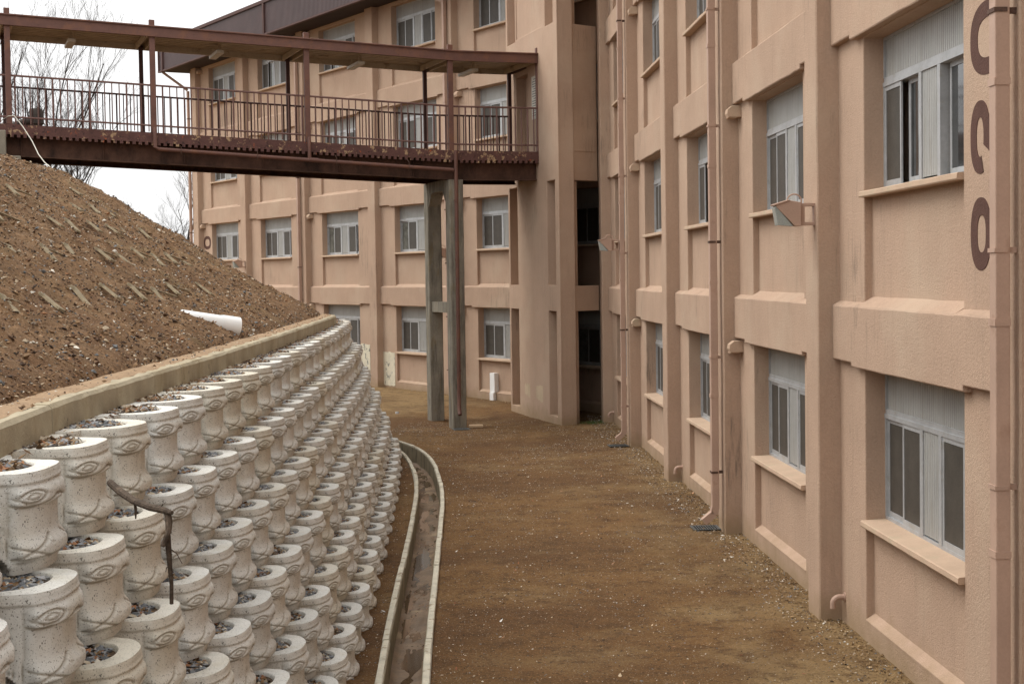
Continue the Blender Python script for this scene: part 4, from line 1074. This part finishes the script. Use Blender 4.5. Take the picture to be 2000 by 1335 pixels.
POTM = [pot_mesh(k) for k in range(3)]; GRAV = [gravel_mesh(k) for k in range(4)]+[gravel_mesh(9, True), gravel_mesh(10, True)]
ORD = ['first', 'second', 'third', 'fourth', 'fifth', 'sixth', 'seventh', 'eighth', 'ninth', 'tenth', 'eleventh', 'twelfth', 'thirteenth', 'fourteenth', 'fifteenth', 'sixteenth', 'seventeenth', 'eighteenth', 'nineteenth', 'twentieth', 'twenty-first', 'twenty-second', 'twenty-third', 'twenty-fourth', 'twenty-fifth', 'twenty-sixth', 'twenty-seventh', 'twenty-eighth', 'twenty-ninth', 'thirtieth', 'thirty-first', 'thirty-second', 'thirty-third', 'thirty-fourth']
ROWN = ['top row', 'second row from the top', 'third row from the top', 'third row from the bottom', 'second row from the bottom', 'bottom row']
def row_path(t):
    pts = []; y = 2.
    while y < 38: pts.append(Vector((base_x(y)-TIER_OFF[t], y))); y += .02
    return pts
START = [[5.80, 6.92, 8.0, 9.13, 10.25, 11.35, 12.4, 13.45, 14.5, 15.55], [5.37, 6.44, 7.53, 8.62, 9.7, 10.76], [7.10, 8.14, 9.2, 10.26, 11.33], [8.85, 9.88, 10.9, 11.93, 12.95, 13.97], [11.4, 12.5, 13.55, 14.6, 15.7, 16.8], [12.15, 13.15, 14.18, 15.2, 16.22, 17.3]]
ENDY = [34.0, 34.6, 35.2, 35.6, 36.0, 36.6]
GVIS = []
for t in range(6):
    P = row_path(t); ysr = list(START[t]); y = ysr[-1]
    while y < ENDY[t]:
        dxdy = (base_x(y+.5)-base_x(y-.5)); y += 1.058/math.hypot(1, dxdy); ysr.append(y)
    for n_, y in enumerate(ysr):
        x = base_x(y)-TIER_OFF[t]; s = (base_x(y+.6)-base_x(y-.6))/1.2; ang = math.atan2(1, s)  # heading of the wall
        # local +x along wall, local +y outward (towards +x world)
        ox = Vector((math.cos(ang), math.sin(ang))); rz = math.atan2(-ox.y, -ox.x) 
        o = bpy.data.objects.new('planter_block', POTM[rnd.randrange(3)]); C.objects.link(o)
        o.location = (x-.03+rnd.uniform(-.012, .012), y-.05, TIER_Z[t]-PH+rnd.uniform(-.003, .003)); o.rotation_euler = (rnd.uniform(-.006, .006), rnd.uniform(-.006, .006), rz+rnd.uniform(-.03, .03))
        o.scale = (1, 1, 1.008 if t < 5 else 1.0)
        tag(o, 'concrete planter, %s from the near end in the %s' % (ORD[n_], ROWN[t]), 'planter', 'planters of the retaining wall')
        gm = GRAV[4+rnd.randrange(2)] if (t == 0 and rnd.random() < .7) or rnd.random() < .15 or y > 24 else GRAV[rnd.randrange(4)]
        gq = bpy.data.objects.new('gravel', gm); C.objects.link(gq); gq.parent = o
        if rnd.random() < .5: gq.scale = (-1, 1, 1)
        if t == 0: gq.location.z = .014
        if t == 0: GVIS.append((x, y))
# earth packed behind the tiers
mb = MB(); P = smooth_path([(base_x(y), y) for y in np.arange(2, 38.5, 1.)], .5); NNn = normals2(P)
for t in range(6):
    zt_ = TIER_Z[t]-.07
    vs, fs = ribbon(P, NNn, [(-TIER_OFF[t]-.45, TIER_Z[t]-PH-.05), (-TIER_OFF[t]-.45, zt_), (-TIER_OFF[t]-1.2, zt_)]); mb.add(vs, fs)
o = put('backfill', mb, HILL); tag(o, kind='structure')
# leaf litter along the top row
pts = []; sz = []
for _ in range(2600):
    y = rnd.uniform(7, 33); x = base_x(y)-TIER_OFF[0]-rnd.uniform(.28, .62)
    if rnd.random() > .35+.5*(y > 17) : continue
    pts.append((x, y, TIER_Z[0]+.002+rnd.uniform(0, .02))); sz.append(rnd.uniform(.006, .022))
o = stones('leaf_litter', pts, np.array(sz), stone_cols(len(pts), [(.19, .09, .04), (.12, .07, .035), (.33, .23, .13), (.07, .045, .03)], [9, 34, 10, 16]), flat=.25, elong=2.2); tag(o, 'brown leaves and crumbs of soil caught behind the top row of planters', 'leaf litter', kind='stuff')
# ------------------------------------------------------------------ slats on the bank
def slat_mesh():
    a = MB(); b = MB()
    a.beam((0, 0, 0), (.27, -.47, -.165), .065, .022, up=(.5, 0, .86)); b.beam((-.02, .02, 0.0), (.16, .52, -.115), .022, .02, up=(.5, 0, .86))
    ma, mb_ = a.mesh('long_slat'), b.mesh('short_slat'); fixn(ma); fixn(mb_); ma.materials.append(PLANK); mb_.materials.append(PLANK); return ma, mb_
SA, SB = slat_mesh()
nlab = 0
def hill_at(x, y):
    best = min(range(0, len(FPs), 3), key=lambda i: (FPs[i].x-x)**2+(FPs[i].y-y)**2)
    d = (Vector((x, y))-FPs[best]).dot(FN[best]); return hz(x, y, d)
FY = [q.y for q in FPs]
for rowi, (dd0, y0, y1) in enumerate(((1.12, 8.6, 24), (1.92, 9.4, 26), (2.62, 12.2, 27), (3.28, 15.2, 28), (3.95, 18, 28))):
    y = y0; k = 0
    while y < y1:
        i = min(range(len(FPs)), key=lambda i: abs(FY[i]-y)); w = FPs[i]+FN[i]*(dd0+rnd.uniform(-.05, .05))
        if rnd.random() < .9:
            e = empty('slope_batten', (w.x, w.y, hill_at(w.x, w.y)+.052-rnd.uniform(0, .03)), None, rz=math.atan2(FN[i].y, FN[i].x)-PI+rnd.uniform(-.07, .07))
            rw = ['lowest', 'second lowest', 'middle', 'second highest', 'highest'][rowi]
            tag(e, 'V-shaped slat, %s from the near end of the %s line' % (ORD[k], rw), 'slat', 'V-shaped slats in the soil bank')
            a = bpy.data.objects.new('long_slat', SA); b = bpy.data.objects.new('short_slat', SB)
            C.objects.link(a); a.parent = e
            if rnd.random() < .55: C.objects.link(b); b.parent = e
            a.rotation_euler = (rnd.uniform(-.06, .06), rnd.uniform(-.06, .06), 0); b.location.z = -rnd.uniform(0, .02); b.rotation_euler = (rnd.uniform(-.04, .04), rnd.uniform(-.04, .04), 0); k += 1
        y += 1.19+rnd.uniform(-.06, .06)
# white drain pipe lying on the bank
mb = MB(); A = pix(365, 624, 19.0); B = pix(466, 638.5, 19.3)
d_ = (B-A).normalized()
def hollow(mb, a, b, r0, r1, ri, n=28):
    d = (b-a).normalized(); u = d.orthogonal().normalized(); w = d.cross(u); vs = []; fs = []
    for (q, r_) in ((a, r0), (b, r1), (b, ri), (b-d*.25, ri)):
        for k in range(n): t = 2*PI*k/n; vs.append(q+(u*math.cos(t)+w*math.sin(t))*r_)
    for i in range(3):
        for k in range(n): fs.append((i*n+k, i*n+(k+1) % n, (i+1)*n+(k+1) % n, (i+1)*n+k))
    fs.append(tuple(range(3*n, 4*n))); mb.add(vs, fs)
hollow(mb, A-d_*.15, B-d_*.02, .110, .110, .098); hollow(mb, B-d_*.23, B, .118, .118, .104)
o = put('drain_pipe', mb, WHITE, smooth=True); tag(o, 'white plastic drain pipe sticking out of the soil bank above the curb', 'pipe')
# broken branch leaning on the planters
bb = empty('fallen_branch', (-2.0, 7.6, 2.2), 'dark bent dead branch hooked over the planters at the near left', 'branch')
import itertools
mb = MB(); mb.tube([pix(215, 942, 8.45), pix(236, 960, 8.3), pix(262, 978, 8.1), pix(292, 990, 7.95), pix(322, 996, 7.8), pix(336, 1001, 7.75)], [.019, .021, .019, .018, .017, .010], 9)
mb.tube([pix(327, 997, 7.8), pix(330, 1020, 7.78), pix(329, 1038, 7.76), pix(322, 1055, 7.75), pix(317, 1067, 7.74)], [.017, .018, .015, .013, .011], 8)
mb.tube([pix(327, 1045, 7.78), pix(329, 1070, 7.8), pix(332, 1110, 7.82), pix(335, 1140, 7.84), pix(335, 1178, 7.86)], [.016, .015, .012, .010, .010], 8)
put('limb', mb, BARK, bb, smooth=True)
for tw, rd in (([(263, 980, 8.1), (265, 995, 8.1), (265, 1012, 8.12)], [.009, .008, .004]), ([(314, 990, 7.85), (319, 983, 7.84)], [.005, .002]), ([(331, 1070, 7.8), (345, 1080, 7.8), (356, 1100, 7.8)], [.004, .003, .002]), ([(331, 1105, 7.82), (325, 1108, 7.8), (324, 1116, 7.8)], [.004, .003, .002])):
    mb = MB(); mb.tube([pix(*q) for q in tw], rd, 6); put('twig', mb, BARK, bb, smooth=True)

# ------------------------------------------------------------------ small things on the yard
def grate(x, y, w, d, rz, label, z=None):
    z = gz(x, y) if z is None else z
    t = empty('drain_grate', (x, y, z), label, 'drain grate', 'steel drain grates in the yard', rz=0)
    c, s = math.cos(rz), math.sin(rz)
    T = Matrix.Translation((x, y, z))@Matrix.Rotation(rz, 4, 'Z')
    mb = MB(); 
    for a in (-w/2, w/2-.02): mb.box(a, a+.02, -d/2, d/2, 0, .012, T)
    for a in (-d/2, d/2-.02): mb.box(-w/2+.02, w/2-.02, a, a+.02, 0, .012, T)
    put('rim', mb, GRATE, t)
    mb = MB(); n = int(w/.035)
    for k in range(1, n): mb.box(-w/2+k*w/n-.005, -w/2+k*w/n+.005, -d/2+.02, d/2-.02, .002, .010, T)
    put('bars', mb, GRATE, t); mb = MB(); mb.box(-w/2+.02, w/2-.02, -d/2+.02, d/2-.02, -.02, .001, T); put('pit', mb, BLACK, t); return t
grate(2.79, 23.42, .40, .40, .05, 'steel drain grate beside the second pilaster of the right wing')
grate(2.26, 34.7, .42, .38, .1, 'steel drain grate by the downpipe near the stair tower')
grate(-1.30, 40.15, .42, .46, .2, 'steel drain grate right in front of the bridge pier')
mb = MB(); T = Matrix.Translation((-.93, 40.6, gz(-.93, 40.6)+.04))@Matrix.Rotation(.12, 4, 'Z')@Matrix.Rotation(.1, 4, 'X'); mb.box(-.18, .16, -.08, .08, -.01, .035, T); o = put('wood_offcut', mb, CARD); tag(o, 'flat tan wood offcut lying beside the bridge pier', 'offcut')
mb = MB(); T = Matrix.Translation((-3.85, 46.0, gz(-3, 46)+.03)); 
pts = [(-2.38+.045*math.cos(a)*(1+.3*math.sin(3*a)), 43.6+.04*math.sin(a)) for a in np.linspace(0, 2*PI, 10)[:-1]]
mb.prism([(a-.0, b) for a, b in pts], lambda q, t: (q[0]-.75, q[1]-.2+t*.2, .03+t), -.0, .05); o = put('crumpled_wrapper', mb, PAPER); tag(o, 'crumpled white and blue wrapper on the dirt near the far pillar', 'wrapper')
# grass tuft near the stair tower
pts = MB()
for _ in range(420):
    a = rnd.random()*2*PI; q = rnd.random()**.7; x = 2.02+.36*q*math.cos(a); y = 40.3+.5*q*math.sin(a); h_ = rnd.uniform(.03, .09); b = rnd.random()*2*PI; z = gz(x, y)-.02
    pts.add([(x-.004*math.cos(b), y-.004*math.sin(b), z), (x+.004*math.cos(b), y+.004*math.sin(b), z), (x+rnd.uniform(-.04, .04), y+rnd.uniform(-.04, .04), z+h_)], [(0, 1, 2)])
o = put('grass', pts, GRASS, norm=False); tag(o, 'thin green grass growing at the foot of the wall by the stair tower', 'grass', kind='stuff')
# pale leaves and chips on the yard
pts = []; sz = []
for _ in range(420):
    y = 13.5+rnd.random()*28; x = rnd.uniform(-2.9, 3.2)
    if chx(y)-.12 < x < chx(y)+.55: continue
    pts.append((x, y, gz(x, y)+.0)); sz.append(rnd.uniform(.008, .02))
o = stones('dry_leaves', pts, np.array(sz), stone_cols(len(pts), [(.40, .22, .12), (.50, .38, .25), (.62, .60, .56), (.25, .10, .05)], [20, 14, 6, 12]), flat=.22, elong=2.4); tag(o, 'dry curled leaves and pale chips scattered on the yard', 'leaves', kind='stuff')

# ------------------------------------------------------------------ bare trees behind the bank
def bare_tree(name, base, height, spread, seed, label, lean=(0, 0), stems=1, thick=.12, levels=5, m=BARKF, twigs=1.):
    rr = random.Random(seed); t = empty(name, base, label, 'tree', 'bare trees behind the soil bank'); tr = MB(); br_ = MB()
    def grow(mb, pos, d, L_, rad, lev):
        n = 5 if lev < 2 else 4; pts = [pos]; rs = [rad]; q = pos.copy(); dd_ = d.copy()
        for k in range(n):
            dd_ = (dd_+Vector((rr.uniform(-1, 1), rr.uniform(-1, 1), rr.uniform(-.4, .9)))*(.16 if lev < 2 else .24)).normalized(); q = q+dd_*L_/n; pts.append(q.copy()); rs.append(rad*(1-.55*(k+1)/n))
        mb.tube(pts, rs, 7 if lev == 0 else (5 if lev < 3 else 3), cap=False)
        if lev >= levels: return
        nb = (rr.choice([4, 5]) if lev < 2 else rr.choice([3, 4, 5]))
        for b in range(int(nb*twigs)+(0 if lev else 1)):
            f_ = rr.uniform(.3, 1.) if lev else rr.uniform(.35, 1.); i_ = min(n-1, int(f_*n)); fr_ = f_*n-i_; st = pts[i_]+(pts[i_+1]-pts[i_])*min(1, fr_)
            ax = Vector((rr.uniform(-1, 1), rr.uniform(-1, 1), rr.uniform(-.2, .2))).normalized(); nd = (dd_*(1.0)+ax*rr.uniform(.45, .95)*spread+Vector((0, 0, .18))).normalized()
            grow(br_, st, nd, L_*rr.uniform(.45, .72), rs[i_]*rr.uniform(.40, .57)+.0014, lev+1)
    for s in range(stems):
        d = Vector((lean[0]+(rr.uniform(-.35, .35) if stems > 1 else 0), lean[1]+(rr.uniform(-.2, .2) if stems > 1 else 0), 1)).normalized()
        grow(tr, Vector(base)+Vector((rr.uniform(-.3, .3), rr.uniform(-.3, .3), 0))*(stems > 1), d, height*.46, thick*(1 if stems == 1 else .8), 0)
    put('trunk', tr, m, t, smooth=True, norm=False, ang=0); put('crown', br_, m, t, smooth=True, norm=False, ang=0); return t
bare_tree('bare_tree', (-14.7, 50, 3.2), 9.2, 1.15, 5, 'large bare many-stemmed tree rising behind the bridge at the far left', stems=3, thick=.11, levels=5, lean=(.0, 0))
bare_tree('bare_tree', (-17.0, 54, 2.5), 14, .7, 12, 'tall bare tree at the left edge with its crown above the bridge roof', stems=2, thick=.12, levels=5)
bare_tree('bare_tree', (-16.9, 83, 1.8), 9.8, 1.0, 21, 'slim bare tree standing close to the left end of the building', thick=.11, levels=4, lean=(-.04, 0))
bare_tree('bare_tree', (-17.6, 80, .8), 7.2, 1.0, 33, 'low bushy bare tree over the crest of the bank beside the slim tree', stems=3, thick=.07, levels=5, lean=(-.06, 0))
bare_tree('bare_tree', (-13.2, 50, 2.2), 5.6, 1.3, 44, 'bare tree with arching twigs seen in the gap under the footbridge', stems=2, thick=.07, levels=5, lean=(.1, 0))
for m_ in bpy.data.materials: m_.use_fake_user = False
